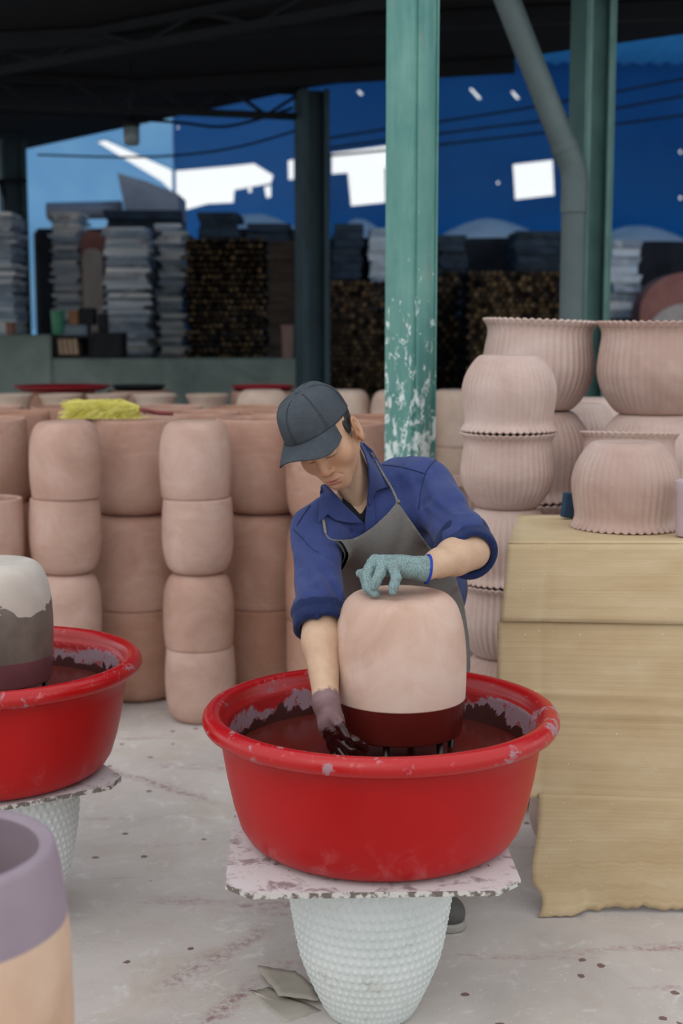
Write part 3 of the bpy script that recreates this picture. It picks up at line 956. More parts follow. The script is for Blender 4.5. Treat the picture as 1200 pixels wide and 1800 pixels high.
# foreground pot with a mauve band, close to the camera, on an upturned clay tub
def fore_mat():
    m = Mat('mauve_banded_clay')
    co = m.coord()
    z = m.sep()[2]
    n = m.math('SUBTRACT', m.noise(6, 3, 0.6, co), 0.5)
    col = m.ramp(m.noise(5, 5, 0.6, co, 0.5), [(0.3, 'BF9A80'), (0.5, 'CDAA90'), (0.7, 'D9BCA4')])
    col = m.mix(m.math('MULTIPLY', m.step(m.noise(6, 4, 0.6, m.coord(True, (1, 1, 0.3))), 0.5, 0.7), 0.35), col, 'D8C3AE')
    band = m.step(m.math('ADD', z, m.math('MULTIPLY', n, 0.004)), 0.298, 0.301)
    col = m.mix(band, col, m.mix(m.step(m.noise(4, 4, 0.6, co), 0.35, 0.65), '8E7D87', '9C8B94'))
    inr = m.math('LESS_THAN', m.math('SQRT', m.math('ADD', m.math('POWER', m.sep()[0], 2.0), m.math('POWER', m.sep()[1], 2.0))), 0.1525)
    deep = m.math('MULTIPLY', inr, m.step(z, 0.345, 0.34))
    col = m.mix(deep, col, 'A5765F')
    m.base(col, 0.75, 0.3)
    return m.m
CYL = [(0.82, 0), (0.92, 0.015), (0.98, 0.05), (1.0, 0.15), (1.0, 0.4), (0.985, 0.7), (0.94, 0.9), (0.90, 1.0)]
ME_fore = make_pot('cylinder_pot', CYL, 0.185, 0.40, 0.022, 72)
ME_fore.materials.append(fore_mat())
fp = at(-126, 1490, 1.75)
z_f = fp.z - 0.40
fo = bpy.data.objects.new('cylinder_pot', ME_fore); link(fo); fo.location = (fp.x, 1.75, z_f)
tag(fo, 'clay cylinder pot with a mauve glaze band, closest to the camera', 'pot')
fb = bpy.data.objects.new('clay_tub', ME_big); link(fb)
sc_ = (z_f - 0.001) / BG_H
fb.scale = (1, 1, sc_); fb.rotation_euler = (PI, 0, 0); fb.location = (fp.x, 1.75, BG_H * sc_)
tag(fb, 'upturned clay tub carrying the mauve banded pot in the foreground', 'pot')

# ------------------------------------------------------------------ scraps, broom, small things
M_scrap = simple('torn_cardboard', '9F978A', 'B1A99E', 9, 0.9)
def scrap(pts, z, bend, name_label, th=0.004, holes=False, seed=1):
    rr = random.Random(seed)
    cx = sum(p.x for p in pts) / len(pts); cy = sum(p.y for p in pts) / len(pts)
    edge = []
    for i in range(len(pts)):
        a, b = pts[i], pts[(i + 1) % len(pts)]
        for k in range(7):
            q = a.lerp(b, k / 7)
            edge.append(Vector((q.x - cx + rr.uniform(-1, 1) * 0.003, q.y - cy + rr.uniform(-1, 1) * 0.003, 0)))
    rings = []
    verts = []
    for s in (1.0, 0.66, 0.33):
        for e in edge:
            x, y = e.x * s, e.y * s
            verts.append((x, y, bend(x, y)))
    verts.append((0, 0, bend(0, 0)))
    n = len(edge); faces = []
    for r in range(2):
        for i in range(n):
            faces.append((r * n + i, r * n + (i + 1) % n, (r + 1) * n + (i + 1) % n, (r + 1) * n + i))
    for i in range(n): faces.append((2 * n + i, 2 * n + (i + 1) % n, 3 * n))
    o = mesh_obj('cardboard_scrap', pyd('cardboard_scrap', verts, faces), M_scrap)
    sd = o.modifiers.new('thickness', 'SOLIDIFY'); sd.thickness = th; sd.offset = 1
    o.location = (cx, cy, z)
    tag(o, name_label, 'cardboard', 'torn cardboard scraps')
def fl_pt(px, py):
    v = (900 - py) / FPX; u = (px - 600) / FPX
    dzr = -math.sin(PITCH) + v * math.cos(PITCH); t = -CAM_H / dzr
    return Vector((u * t, t * (math.cos(PITCH) + v * math.sin(PITCH)), 0))
scrap([fl_pt(434, 1744), fl_pt(470, 1737), fl_pt(565, 1776), fl_pt(500, 1800)], 0.002, lambda x, y: 0.0, 'flat grey cardboard scrap on the floor under another scrap', seed=2)
scrap([fl_pt(452, 1712), fl_pt(520, 1718), fl_pt(552, 1745), fl_pt(560, 1768), fl_pt(488, 1760)], 0.009, lambda x, y: 0.008 + 0.25 * x * x - 0.03 * x, 'curled torn cardboard scrap on top, beside the hobnail stand', seed=5)

# yellow broom lying across the pots
def broom():
    zt = 3 * BG_H + 0.010
    a = Vector((gx(112, 5.72, 735), 5.70, zt + 0.035)); b = Vector((gx(240, 5.72, 735), 5.72, zt + 0.030))
    root = empty('broom', (a + b) / 2)
    off = (a + b) / 2
    tag(root, 'yellow plastic fibre broom head lying on the clay tubs', 'broom')
    m = simple('yellow_fibre', 'C6B848', 'DFD67A', 30, 0.6, 0.3)
    bm = bmesh.new(); rr = random.Random(3)
    for i in range(2200):
        t = rr.random()
        ctr = b.lerp(a, t * 0.62) - off
        L = rr.uniform(0.08, 0.15)
        ang = rr.uniform(-PI, PI)
        rad = 0.030 * math.sqrt(rr.random()) + 0.004
        p0 = ctr + Vector((0, math.cos(ang) * rad * 1.6, math.sin(ang) * rad * 0.9))
        d = Vector((-1 + rr.uniform(-.2, .5), math.cos(ang) * 0.5 + rr.uniform(-.3, .3), math.sin(ang) * 0.16 + rr.uniform(-.16, .12)))
        if rr.random() < 0.14: d = Vector((rr.uniform(-.6, .6), -0.7, -0.5))
        p1 = p0 + d.normalized() * L * 0.55
        p2 = p1 + (d + Vector((0, 0, -0.45)) + Vector((rr.uniform(-.3, .3), rr.uniform(-.4, .2), rr.uniform(-.2, .2)))).normalized() * L * 0.4
        w = 0.0013
        q = [p0, p1, p2]
        for pnt in q:
            pnt.z = min(max(pnt.z, -0.030 if pnt.y > -0.17 else -0.06), 0.040 + rr.uniform(-0.012, 0.006))
        vs = []
        for pnt in q:
            vs.append(bm.verts.new(pnt + Vector((0, 0, w)))); vs.append(bm.verts.new(pnt + Vector((0, -w, -w))))
        bm.faces.new((vs[0], vs[1], vs[3], vs[2])); bm.faces.new((vs[2], vs[3], vs[5], vs[4]))
    o = mesh_obj('fibres', bm_mesh(bm, 'fibres'), m, root); o['kind'] = 'stuff'
    bm = bmesh.new()
    tube(bm, spline([b - off + Vector((-0.02, 0, 0)), b - off + Vector((0.03, 0, 0)), b - off + Vector((0.09, 0.02, -0.012)), b - off + Vector((0.15, 0.03, -0.016))], 4), 0.009, 8)
    mesh_obj('handle', bm_mesh(bm, 'handle'), simple('dark_red_wrap', '6B2A2E', '8A4A4A', 40, 0.7), root)
    bm = bmesh.new()
    tube(bm, [b - off + Vector((-0.03, 0, 0.002)), b - off + Vector((0.012, 0, 0))], 0.022, 12)
    mesh_obj('socket', bm_mesh(bm, 'socket'), m, root)
broom()

# small things on the cardboard behind the single pot
M_cup = simple('grey_pink_plastic', 'A79AA4', 'B7A5A8', 6, 0.3, 0.5)
def cup():
    x = at(1209, 900, 3.68).x
    me = lathe([(0.02, 0), (0.030, 0.0), (0.033, 0.01), (0.036, 0.12), (0.0385, 0.124), (0.0385, 0.15), (0.036, 0.152), (0.033, 0.148), (0.031, 0.02), (0.01, 0.012)], 40, 'plastic_cup')
    auto_smooth(me, 40)
    o = mesh_obj('plastic_cup', me, M_cup, smooth=False); o.location = (x, 3.68, CB_Z + 0.008)
    tag(o, 'grey-pink plastic cup on the cardboard at the right picture edge', 'cup')
    bm = bmesh.new(); tube(bm, [(-0.09, 0, 0), (-0.08, 0, 0), (0.06, 0, 0), (0.075, 0, 0)], [0.008, 0.012, 0.013, 0.009], 12)
    h = mesh_obj('tool_handle', bm_mesh(bm, 'tool_handle'), simple('yellow_plastic', 'D89C24', 'E3AC38', 8, 0.4)); h.location = (at(1200, 900, 3.98).x, 4.02, CB_Z + 0.022)
    tag(h, 'yellow tool handle lying on the cardboard behind the single pot', 'tool')
    bm = bmesh.new(); box(bm, (0, 0, 0), (0.05, 0.03, 0.075)); bevel_all(bm, 0.006, 2)
    k = mesh_obj('scrubbing_pad', bm_mesh(bm, 'scrubbing_pad'), simple('dark_blue_foam', '22384C', '2C465C', 30, 0.9), smooth=False)
    k.location = (at(1006, 900, 4.0).x, 4.04, CB_Z + 0.046)
    k.rotation_euler = (0, 0.12, 0.3)
    tag(k, 'dark blue pad standing on the cardboard behind the single pot', 'pad')
cup()

# ================================================================== THE WORKER
# signed-distance modelling: smooth blends of tapered limbs and ellipsoids, meshed by surface nets
def V3(p): return np.array([p[0], p[1], p[2]], dtype=np.float32)
def s_ell(p, c, r, R=None):
    q = [p[i] - c[i] for i in range(3)]
    if R is not None:
        q = [q[0] * R[0][i] + q[1] * R[1][i] + q[2] * R[2][i] for i in range(3)]
    k0 = np.sqrt((q[0] / r[0]) ** 2 + (q[1] / r[1]) ** 2 + (q[2] / r[2]) ** 2) + 1e-9
    k1 = np.sqrt((q[0] / r[0] ** 2) ** 2 + (q[1] / r[1] ** 2) ** 2 + (q[2] / r[2] ** 2) ** 2) + 1e-9
    return k0 * (k0 - 1) / k1
def s_cone(p, a, b, ra, rb):
    a, b = V3(a), V3(b)
    ba = b - a
    h = np.clip(((p[0] - a[0]) * ba[0] + (p[1] - a[1]) * ba[1] + (p[2] - a[2]) * ba[2]) / float(ba @ ba), 0, 1)
    d = np.sqrt((p[0] - a[0] - ba[0] * h) ** 2 + (p[1] - a[1] - ba[1] * h) ** 2 + (p[2] - a[2] - ba[2] * h) ** 2)
    return d - (ra + (rb - ra) * h)
def smin(a, b, k):
    h = np.clip(0.5 + 0.5 * (b - a) / k, 0, 1)
    return b + (a - b) * h - k * h * (1 - h)
def smax(a, b, k): return -smin(-a, -b, k)
def s_chain(p, pts, rs, k=0.01):
    d = None
    for i in range(len(pts) - 1):
        e = s_cone(p, pts[i], pts[i + 1], rs[i], rs[i + 1])
        d = e if d is None else smin(d, e, k)
    return d
def nets(f, lo, hi, h):
    ax = [np.arange(lo[i], hi[i] + h, h, dtype=np.float32) for i in range(3)]
    X, Y, Z = np.meshgrid(*ax, indexing='ij', sparse=False)
    d = f((X, Y, Z)).astype(np.float32)
    del X, Y, Z
    ins = d < 0
    nx, ny, nz = d.shape
    cnt = np.zeros((nx - 1, ny - 1, nz - 1), np.int8)
    for i in (0, 1):
        for j in (0, 1):
            for k in (0, 1):
                cnt += ins[i:nx - 1 + i, j:ny - 1 + j, k:nz - 1 + k]
    act = (cnt > 0) & (cnt < 8)
    idx = np.argwhere(act)
    vid = np.full(act.shape, -1, np.int64); vid[act] = np.arange(len(idx))
    acc = np.zeros((len(idx), 3)); num = np.zeros(len(idx))
    for axis in range(3):
        o1, o2 = [a for a in range(3) if a != axis]
        for u in (0, 1):
            for v in (0, 1):
                a = idx.copy(); a[:, o1] += u; a[:, o2] += v
                b = a.copy(); b[:, axis] += 1
                da = d[a[:, 0], a[:, 1], a[:, 2]]; db = d[b[:, 0], b[:, 1], b[:, 2]]
                m = (da < 0) != (db < 0)
                t = np.where(m, da / np.where(m, da - db, 1), 0)
                pt = a.astype(np.float64); pt[:, axis] += t
                acc[m] += pt[m]; num[m] += 1
    verts = acc / num[:, None] * h + np.array([a[0] for a in ax])
    faces = []
    for axis in range(3):
        o1, o2 = [(1, 2), (2, 0), (0, 1)][axis]
        n = np.array(d.shape); n[axis] -= 1
        sl_a = [slice(None)] * 3; sl_b = [slice(None)] * 3
        sl_a[axis] = slice(0, -1); sl_b[axis] = slice(1, None)
        ch = ins[tuple(sl_a)] != ins[tuple(sl_b)]
        e = np.argwhere(ch)
        ok = (e[:, o1] > 0) & (e[:, o2] > 0) & (e[:, o1] < d.shape[o1] - 1) & (e[:, o2] < d.shape[o2] - 1)
        e = e[ok]
        q = []
        for (s, t) in ((-1, -1), (0, -1), (0, 0), (-1, 0)):
            c = e.copy(); c[:, o1] += s; c[:, o2] += t
            q.append(vid[c[:, 0], c[:, 1], c[:, 2]])
        q = np.stack(q, 1)
        inside_first = ins[e[:, 0], e[:, 1], e[:, 2]]
        q[~inside_first] = q[~inside_first][:, ::-1]
        faces.append(q)
    return verts, np.concatenate(faces)
def join_vf(parts):
    vs, fs, n = [], [], 0
    for v, f in parts:
        vs.append(v); fs.append(f + n); n += len(v)
    return np.concatenate(vs), np.concatenate(fs)
def vf_mesh(name, v, f):
    me = bpy.data.meshes.new(name)
    me.vertices.add(len(v)); me.vertices.foreach_set('co', np.asarray(v, np.float32).ravel())
    me.loops.add(f.size); me.loops.foreach_set('vertex_index', f.astype(np.int32).ravel())
    me.polygons.add(len(f)); me.polygons.foreach_set('loop_start', np.arange(0, f.size, 4, dtype=np.int32))
    me.polygons.foreach_set('use_smooth', np.ones(len(f), bool))
    me.update(calc_edges=True); me.validate()
    return me
def proj(p):
    x, y, z = p[0], p[1], p[2] - CAM_H
    d = y * math.cos(PITCH) - z * math.sin(PITCH); v = y * math.sin(PITCH) + z * math.cos(PITCH)
    return 600 + FPX * x / d, 900 - FPX * v / d
def poly_sd(px, py, poly):
    """signed distance to a polygon (negative inside)"""
    d = np.full(np.shape(px), 1e9, np.float32); ins = np.zeros(np.shape(px), bool)
    n = len(poly)
    for i in range(n):
        x1, y1 = poly[i]; x2, y2 = poly[(i + 1) % n]
        ex, ey = x2 - x1, y2 - y1
        t = np.clip(((px - x1) * ex + (py - y1) * ey) / (ex * ex + ey * ey), 0, 1)
        d = np.minimum(d, (px - x1 - t * ex) ** 2 + (py - y1 - t * ey) ** 2)
        c = ((y1 > py) != (y2 > py)) & (px < (x2 - x1) * (py - y1) / (y2 - y1 + 1e-12) + x1)
        ins ^= c
    return np.where(ins, -1, 1) * np.sqrt(d)

PROOT = Vector((0.16, 3.58, 0))
person = empty('person', PROOT)
tag(person, 'person in a blue shirt, grey apron and cap bending over the red basin', 'person')
def pobj(name, me, mats, parent=None, world=True):
    """child of the worker; mesh given in world coordinates"""
    if world:
        me.transform(Matrix.Translation(-PROOT))
    o = mesh_obj(name, me, mats, parent or person)
    return o

# ---- joints (metres)
LS, LE, LW = at(752, 860, 3.38), at(824, 966, 3.12), at(748, 1000, 2.985)
RS, RE, RW = at(557, 938, 3.26), at(561, 1072, 3.04), at(573, 1236, 2.885)
NB = at(660, 846, 3.37)
NK = at(630, 866, 3.335)
HC = at(572, 768, 3.17)
HYAW, HPIT, HROL, HSC = math.radians(-23), math.radians(33), math.radians(-20), 0.89
HR = (Matrix.Rotation(HROL, 3, 'Y') @ Matrix.Rotation(HYAW, 3, 'Z') @ Matrix.Rotation(HPIT, 3, 'X'))
HM = Matrix.Translation(HC) @ HR.to_4x4() @ Matrix.Scale(HSC, 4)
HMi = HM.inverted()
CR = (Matrix.Rotation(math.radians(-17), 3, 'Y') @ Matrix.Rotation(math.radians(-36), 3, 'Z') @ Matrix.Rotation(math.radians(21), 3, 'X'))
CM = Matrix.Translation(HC + Vector((-0.0085, 0, -0.004))) @ CR.to_4x4() @ Matrix.Scale(HSC, 4)
NBl = HMi @ NK

# ---- head (local: x = her left, -y = face, z = up)
def head_sdf(p):
    ax = np.abs(p[0]); q = (ax, p[1], p[2])
    d = s_ell(p, (0, 0.018, 0.038), (0.074, 0.094, 0.088))
    d = smin(d, s_ell(p, (0, -0.030, -0.022), (0.066, 0.064, 0.078)), 0.03)
    d = smin(d, s_cone(q, (0.047, -0.004, -0.058), (0.012, -0.070, -0.096), 0.020, 0.019), 0.03)
    d = smin(d, s_ell(p, (0, -0.078, -0.097), (0.020, 0.018, 0.017)), 0.02)
    d = smin(d, s_ell(q, (0.045, -0.058, -0.024), (0.024, 0.023, 0.026)), 0.03)
    d = smin(d, s_ell(p, (0, -0.080, -0.064), (0.034, 0.024, 0.028)), 0.025)          # mouth mound
    d = smin(d, s_ell(p, (0, -0.082, 0.034), (0.052, 0.016, 0.014)), 0.02)            # brow
    d = smax(d, -s_ell(q, (0.031, -0.103, 0.010), (0.018, 0.016, 0.012)), 0.014)      # sockets
    d = smin(d, s_ell(q, (0.031, -0.0805, 0.008), (0.0155, 0.0125, 0.0100)), 0.004)   # lids over the eyes
    d = smax(d, -s_ell(q, (0.031, -0.0945, 0.0018), (0.0145, 0.004, 0.0013)), 0.002)  # lid line
    d = smin(d, s_cone(p, (0, -0.090, 0.014), (0, -0.108, -0.026), 0.0080, 0.0105), 0.014)
    d = smin(d, s_ell(p, (0, -0.1095, -0.030), (0.0105, 0.0100, 0.0090)), 0.008)
    d = smin(d, s_ell(q, (0.0135, -0.0995, -0.0335), (0.0085, 0.010, 0.0075)), 0.005)
    d = smax(d, -s_ell(q, (0.0065, -0.1075, -0.0415), (0.0042, 0.005, 0.004)), 0.003)  # nostrils
    d = smin(d, s_ell(p, (0, -0.1015, -0.0600), (0.0215, 0.0075, 0.0050)), 0.004)     # lips
    d = smin(d, s_ell(p, (0, -0.0995, -0.0705), (0.0185, 0.0080, 0.0060)), 0.004)
    d = smax(d, -s_ell(p, (0, -0.1065, -0.0650), (0.0235, 0.0060, 0.0012)), 0.002)
    d = smax(d, -s_ell(p, (0, -0.103, -0.0825), (0.016, 0.006, 0.004)), 0.006)
    d = smax(d, -s_cone(q, (0.016, -0.1065, -0.036), (0.030, -0.093, -0.060), 0.0012, 0.0010), 0.005)  # smile folds
    # ears
    er = Matrix.Rotation(math.radians(-14), 3, 'X') @ Matrix.Rotation(math.radians(-4), 3, 'Z')
    E = [[er[i][j] for j in range(3)] for i in range(3)]
    q = (ax / 1.06, (p[1] - 0.012) / 1.16 + 0.012, (p[2] + 0.015) / 1.16 - 0.004)
    ear = s_ell(q, (0.080, 0.014, -0.004), (0.0065, 0.0175, 0.0315), E)
    ear = smin(ear, s_ell(q, (0.0775, 0.010, -0.029), (0.0055, 0.009, 0.010), E), 0.006)
    ear = smax(ear, -s_ell(q, (0.0885, 0.0105, 0.003), (0.0108, 0.0115, 0.0215), E), 0.003)
    ear = smin(ear, s_ell(q, (0.0805, 0.013, -0.005), (0.0035, 0.0042, 0.0160), E), 0.003)
    ear = smax(ear, -s_ell(q, (0.0835, 0.006, -0.010), (0.006, 0.0060, 0.0080), E), 0.003)
    ear = smin(ear, s_ell(q, (0.0770, -0.002, -0.009), (0.0045, 0.0045, 0.0070), E), 0.003)
    d = smin(d, ear, 0.004)
    # neck and throat muscles
    nb = Vector(NBl)
    d = smin(d, s_cone(p, (0, 0.035, -0.050), nb, 0.049, 0.053), 0.020)
    side = nb + Vector((0.0, -0.055, -0.004))
    d = smin(d, s_cone(p, (0.060, 0.020, -0.040), side, 0.013, 0.013), 0.018)
    d = smin(d, s_cone(p, (-0.060, 0.020, -0.040), side, 0.013, 0.013), 0.018)
    return d
lo = [min(-0.10, NBl.x - 0.08), min(-0.135, NBl.y - 0.08), NBl.z - 0.05]
hi = [max(0.10, NBl.x + 0.08), 0.125, 0.135]
lo[1] = max(lo[1], -0.16); hi[1] = max(0.125, NBl.y + 0.07)
hv, hf = nets(head_sdf, lo, hi, 0.0021)
lipv = np.exp(-(((hv[:, 0]) / 0.019) ** 4 + ((hv[:, 2] + 0.0652) / 0.0098) ** 4)) * (hv[:, 1] < -0.090)
browv = np.exp(-((np.abs(hv[:, 0]) - 0.034) / 0.017) ** 4 - ((hv[:, 2] - 0.0285 + 0.12 * (np.abs(hv[:, 0]) - 0.034)) / 0.0040) ** 2) * (hv[:, 1] < -0.06)
lashv = np.exp(-((np.abs(hv[:, 0]) - 0.031) / 0.0150) ** 4 - ((hv[:, 2] - 0.0015) / 0.0022) ** 2) * (hv[:, 1] < -0.075)
blush = 0.80 * (hv[:, 1] < 0.3) * np.clip((0.03 - hv[:, 1]) / 0.05, 0, 1) * np.clip((hv[:, 2] + 0.145) / 0.04, 0, 1) + 0.35 * np.exp(-((np.abs(hv[:, 0]) - 0.040) / 0.022) ** 2 - ((hv[:, 2] + 0.02) / 0.022) ** 2) * (hv[:, 1] < -0.03) + 0.8 * np.exp(-((hv[:, 0]) / 0.014) ** 2 - ((hv[:, 2] + 0.030) / 0.014) ** 2) * (hv[:, 1] < -0.09) + 1.0 * np.exp(-((np.abs(hv[:, 0]) - 0.085) / 0.006) ** 2)
H4 = np.array([[HM[i][j] for j in range(4)] for i in range(4)])
hvw = hv @ H4[:3, :3].T + H4[:3, 3]

# ---- shirt / torso volume
UB = at(700, 846, 3.46)
TL0, TL1 = Vector((0.235, 3.66, 0.86)), Vector((0.185, 3.44, 1.08))
TR0, TR1 = Vector((0.095, 3.65, 0.86)), Vector((0.050, 3.40, 1.045))
LCf, RCf = LE, RE
def torso_sdf(p):
    d = smin(s_cone(p, TL0, TL1, 0.108, 0.105), s_cone(p, TR0, TR1, 0.108, 0.100), 0.10)
    d = smin(d, s_cone(p, LS, NB + Vector((0.02, 0.02, -0.03)), 0.058, 0.060), 0.05)
    d = smin(d, s_cone(p, RS, NB + Vector((-0.02, 0.01, -0.03)), 0.058, 0.058), 0.05)
    d = smin(d, s_cone(p, UB, LS.lerp(UB, 0.5) + Vector((0, 0.03, 0)), 0.060, 0.062), 0.05)
    d = smin(d, s_ell(p, at(668, 930, 3.33), (0.12, 0.075, 0.085)), 0.05)
    return d
RC1 = RE.lerp(RW, 0.10)
_ua = (LE - LS).normalized(); _fa = (RW - RE).normalized()
def sleeves_sdf(p):
    l = s_cone(p, LS, LE + Vector((-0.006, 0.012, 0.016)), 0.062, 0.060)
    r = smin(s_cone(p, RS, RE, 0.062, 0.055), s_cone(p, RE, RC1, 0.055, 0.050), 0.03)
    l = smax(l, (p[0] - LE[0]) * _ua[0] + (p[1] - LE[1]) * _ua[1] + (p[2] - LE[2]) * _ua[2] - 0.004, 0.006)
    r = smax(r, (p[0] - RE[0]) * _fa[0] + (p[1] - RE[1]) * _fa[1] + (p[2] - RE[2]) * _fa[2] - 0.026, 0.006)
    return np.minimum(l, r)
def folds(p, a=1.0):
    x, y, z = p
    w = np.sin(46 * (0.55 * x + 0.75 * z - 0.3 * y) + 2.2 * np.sin(17 * x + 11 * z)) * 0.0016
    w = w + np.sin(29 * (0.8 * z - 0.7 * x + 0.4 * y) + 2.0 * np.sin(13 * z + 5 * y) + 1.3) * 0.0020
    w = w + np.sin(71 * (0.3 * x + 0.9 * z + 0.4 * y) + 1.7 * np.sin(23 * x - 9 * z)) * 0.0008
    # pull folds at the elbow of the hanging arm and at the armpits
    dr = np.sqrt((x - RE[0]) ** 2 + (y - RE[1]) ** 2 + (z - RE[2] - 0.05) ** 2)
    w = w + 0.0022 * np.exp(-(dr / 0.085) ** 2) * np.sin(88 * (z + 0.55 * x) + 9 * np.sin(14 * x))
    da = np.sqrt((x - RS[0] - 0.03) ** 2 + (y - RS[1] + 0.03) ** 2 + (z - RS[2] + 0.06) ** 2)
    w = w + 0.0055 * np.exp(-(da / 0.07) ** 2) * np.sin(75 * (0.75 * x + 0.6 * z))
    dl = np.sqrt((x - LS[0] - 0.01) ** 2 + (y - LS[1] + 0.06) ** 2 + (z - LS[2] + 0.06) ** 2)
    w = w + 0.0050 * np.exp(-(dl / 0.075) ** 2) * np.sin(70 * (0.9 * x - 0.25 * z))
    de = np.sqrt((x - LE[0]) ** 2 + (y - LE[1]) ** 2 + (z - LE[2] - 0.05) ** 2)
    w = w + 0.0045 * np.exp(-(de / 0.07) ** 2) * np.sin(90 * (0.8 * z - 0.5 * x))
    for pa_, pb_, am, wd in FOLDS:
        dd = s_cone(p, pa_, pb_, 0.0, 0.0)
        w = w + am / 1.5 * np.exp(-(dd / wd) ** 2)
    return w * 1.5 * a
FOLDS = []
def shirt_raw(p):
    return smin(torso_sdf(p), sleeves_sdf(p), 0.045)
OPEN_S = [(566, 850), (584, 864), (612, 892), (640, 921), (648, 908), (648, 862), (650, 800), (640, 770), (560, 770)]
OPEN_U = [(556, 850), (596, 862), (617, 886), (634, 905), (646, 884), (654, 840), (660, 800), (640, 770), (560, 770)]
def opening(p, poly):
    px, py = proj(p)
    d = poly_sd(px, py, poly) / 730.0
    return np.maximum(d, p[1] - 3.44)
def shirt_sdf(p):
    d = shirt_raw(p) + folds(p)
    d = smax(d, -opening(p, OPEN_S), 0.006)
    return d
def on0(px, py):
    ys = np.linspace(2.9, 3.6, 700)
    a, b = at(px, py, 2.9), at(px, py, 3.6)
    P = [a[i] + (b[i] - a[i]) * (ys - 2.9) / 0.7 for i in range(3)]
    d = shirt_raw(P); k = int(np.argmax(d < 0)) if (d < 0).any() else int(np.argmin(d))
    return Vector((P[0][k], P[1][k], P[2][k]))
_F = [((540, 955), (572, 1005), (598, 1065), 0.0075, 0.011), ((520, 985), (552, 1030), (590, 1080), 0.006, 0.010), ((532, 945), (556, 968), (580, 985), 0.006, 0.009),
      ((515, 1040), (548, 1062), (590, 1072), 0.006, 0.010), ((565, 985), (585, 1020), (602, 1045), -0.006, 0.010), ((512, 960), (530, 1005), (540, 1050), -0.004, 0.012),
      ((738, 845), (752, 880), (785, 905), 0.006, 0.011), ((748, 900), (780, 925), (815, 930), 0.006, 0.010), ((765, 880), (800, 905), (838, 912), -0.005, 0.011),
      ((735, 850), (742, 885), (752, 920), 0.0065, 0.010), ((775, 945), (795, 955), (812, 950), 0.005, 0.009), ((706, 797), (707, 820), (700, 850), 0.005, 0.008),
      ((722, 798), (719, 825), (722, 850), -0.004, 0.008), ((690, 830), (700, 860), (706, 890), 0.004, 0.009), ((600, 925), (615, 935), (640, 940), 0.005, 0.008),
      ((785, 840), (810, 875), (825, 905), -0.004, 0.012)]
for _a, _b, _c, _am, _w in _F:
    FOLDS.append((on0(*_a), on0(*_b), _am, _w)); FOLDS.append((on0(*_b), on0(*_c), _am, _w))
bl, bh = (-0.20, 2.90, 0.72), (0.45, 3.82, 1.30)
sv, sf = nets(shirt_sdf, bl, bh, 0.0048)
uv_, uf_ = nets(lambda p: np.maximum(smax(shirt_raw(p) + 0.0035, -opening(p, OPEN_U), 0.004), opening(p, OPEN_S) - 0.016), (0.0, 3.1, 1.0), (0.16, 3.50, 1.27), 0.0045)

def cloth_mat(name, c1, c2, weave=900, rough=0.85, bump=0.25):
    m = Mat(name)
    co = m.n('ShaderNodeTexCoord').outputs['Object']
    col = m.mix(m.step(m.noise(7, 5, 0.6, co, 0.4), 0.3, 0.72), c1, c2)
    col = m.mix(m.math('MULTIPLY', m.step(m.noise(130, 3, 0.6, co), 0.60, 0.75), 0.04), col, 'B9BCC8')
    m.base(col, rough, 0.2)
    m.b.inputs['Sheen Weight'].default_value = 0.10
    m.bump(m.math('ADD', m.math('MULTIPLY', m.noise(26, 4, 0.6, co, 0.8), 1.0), m.math('MULTIPLY', m.noise(weave, 2, 0.5, co), 0.15)), bump, 0.006)
    return m.m
M_shirt = cloth_mat('blue_cotton', '2D3868', '3C487A')
M_cuff = cloth_mat('dark_blue_cotton', '182449', '1E2C57')
M_black = simple('black_cotton', '15161A', '1D1E24', 20, 0.9)
shirt = pobj('shirt', vf_mesh('shirt', sv, sf), M_shirt)
pobj('undershirt', vf_mesh('undershirt', uv_, uf_), M_black)
# rolled cuffs
def cuff(name, a, b, r1, r2, wob):
    a, b = Vector(a), Vector(b)
    d = (b - a).normalized()
    def f(p):
        h = (p[0] - a[0]) * d[0] + (p[1] - a[1]) * d[1] + (p[2] - a[2]) * d[2]
        L = (b - a).length
        t = np.clip(h / L, 0, 1)
        rad = np.sqrt((p[0] - a[0] - d[0] * h) ** 2 + (p[1] - a[1] - d[1] * h) ** 2 + (p[2] - a[2] - d[2] * h) ** 2)
        R = r1 + (r2 - r1) * t
        ang = np.arctan2(p[2] - a[2], p[0] - a[0])
        shell = np.abs(rad - (R - 0.008)) - 0.0085 + 0.0012 * np.sin(5 * ang + 60 * h) + 0.0022 * np.exp(-((t - 0.45) / 0.12) ** 2)
        cap = np.abs(h - L / 2 + 0.004 * np.sin(2 * ang + wob)) - L / 2
        return smax(shell, cap, 0.008)
    m_ = max(r1, r2) + 0.03
    lo = [min(a[i], b[i]) - m_ for i in range(3)]; hi = [max(a[i], b[i]) + m_ for i in range(3)]
    v, fc = nets(f, lo, hi, 0.0036)
    return pobj(name, vf_mesh(name, v, fc), M_cuff, shirt)
ua = (LE - LS).normalized()
cuff('cuff', LE - ua * 0.052 + Vector((0.002, 0, 0)), LE + ua * 0.030 + Vector((-0.004, -0.004, 0)), 0.067, 0.063, 0.5)
fa = (RW - RE).normalized()
cuff('cuff', RE - fa * 0.004, RE + fa * 0.050, 0.065, 0.062, 2.0)

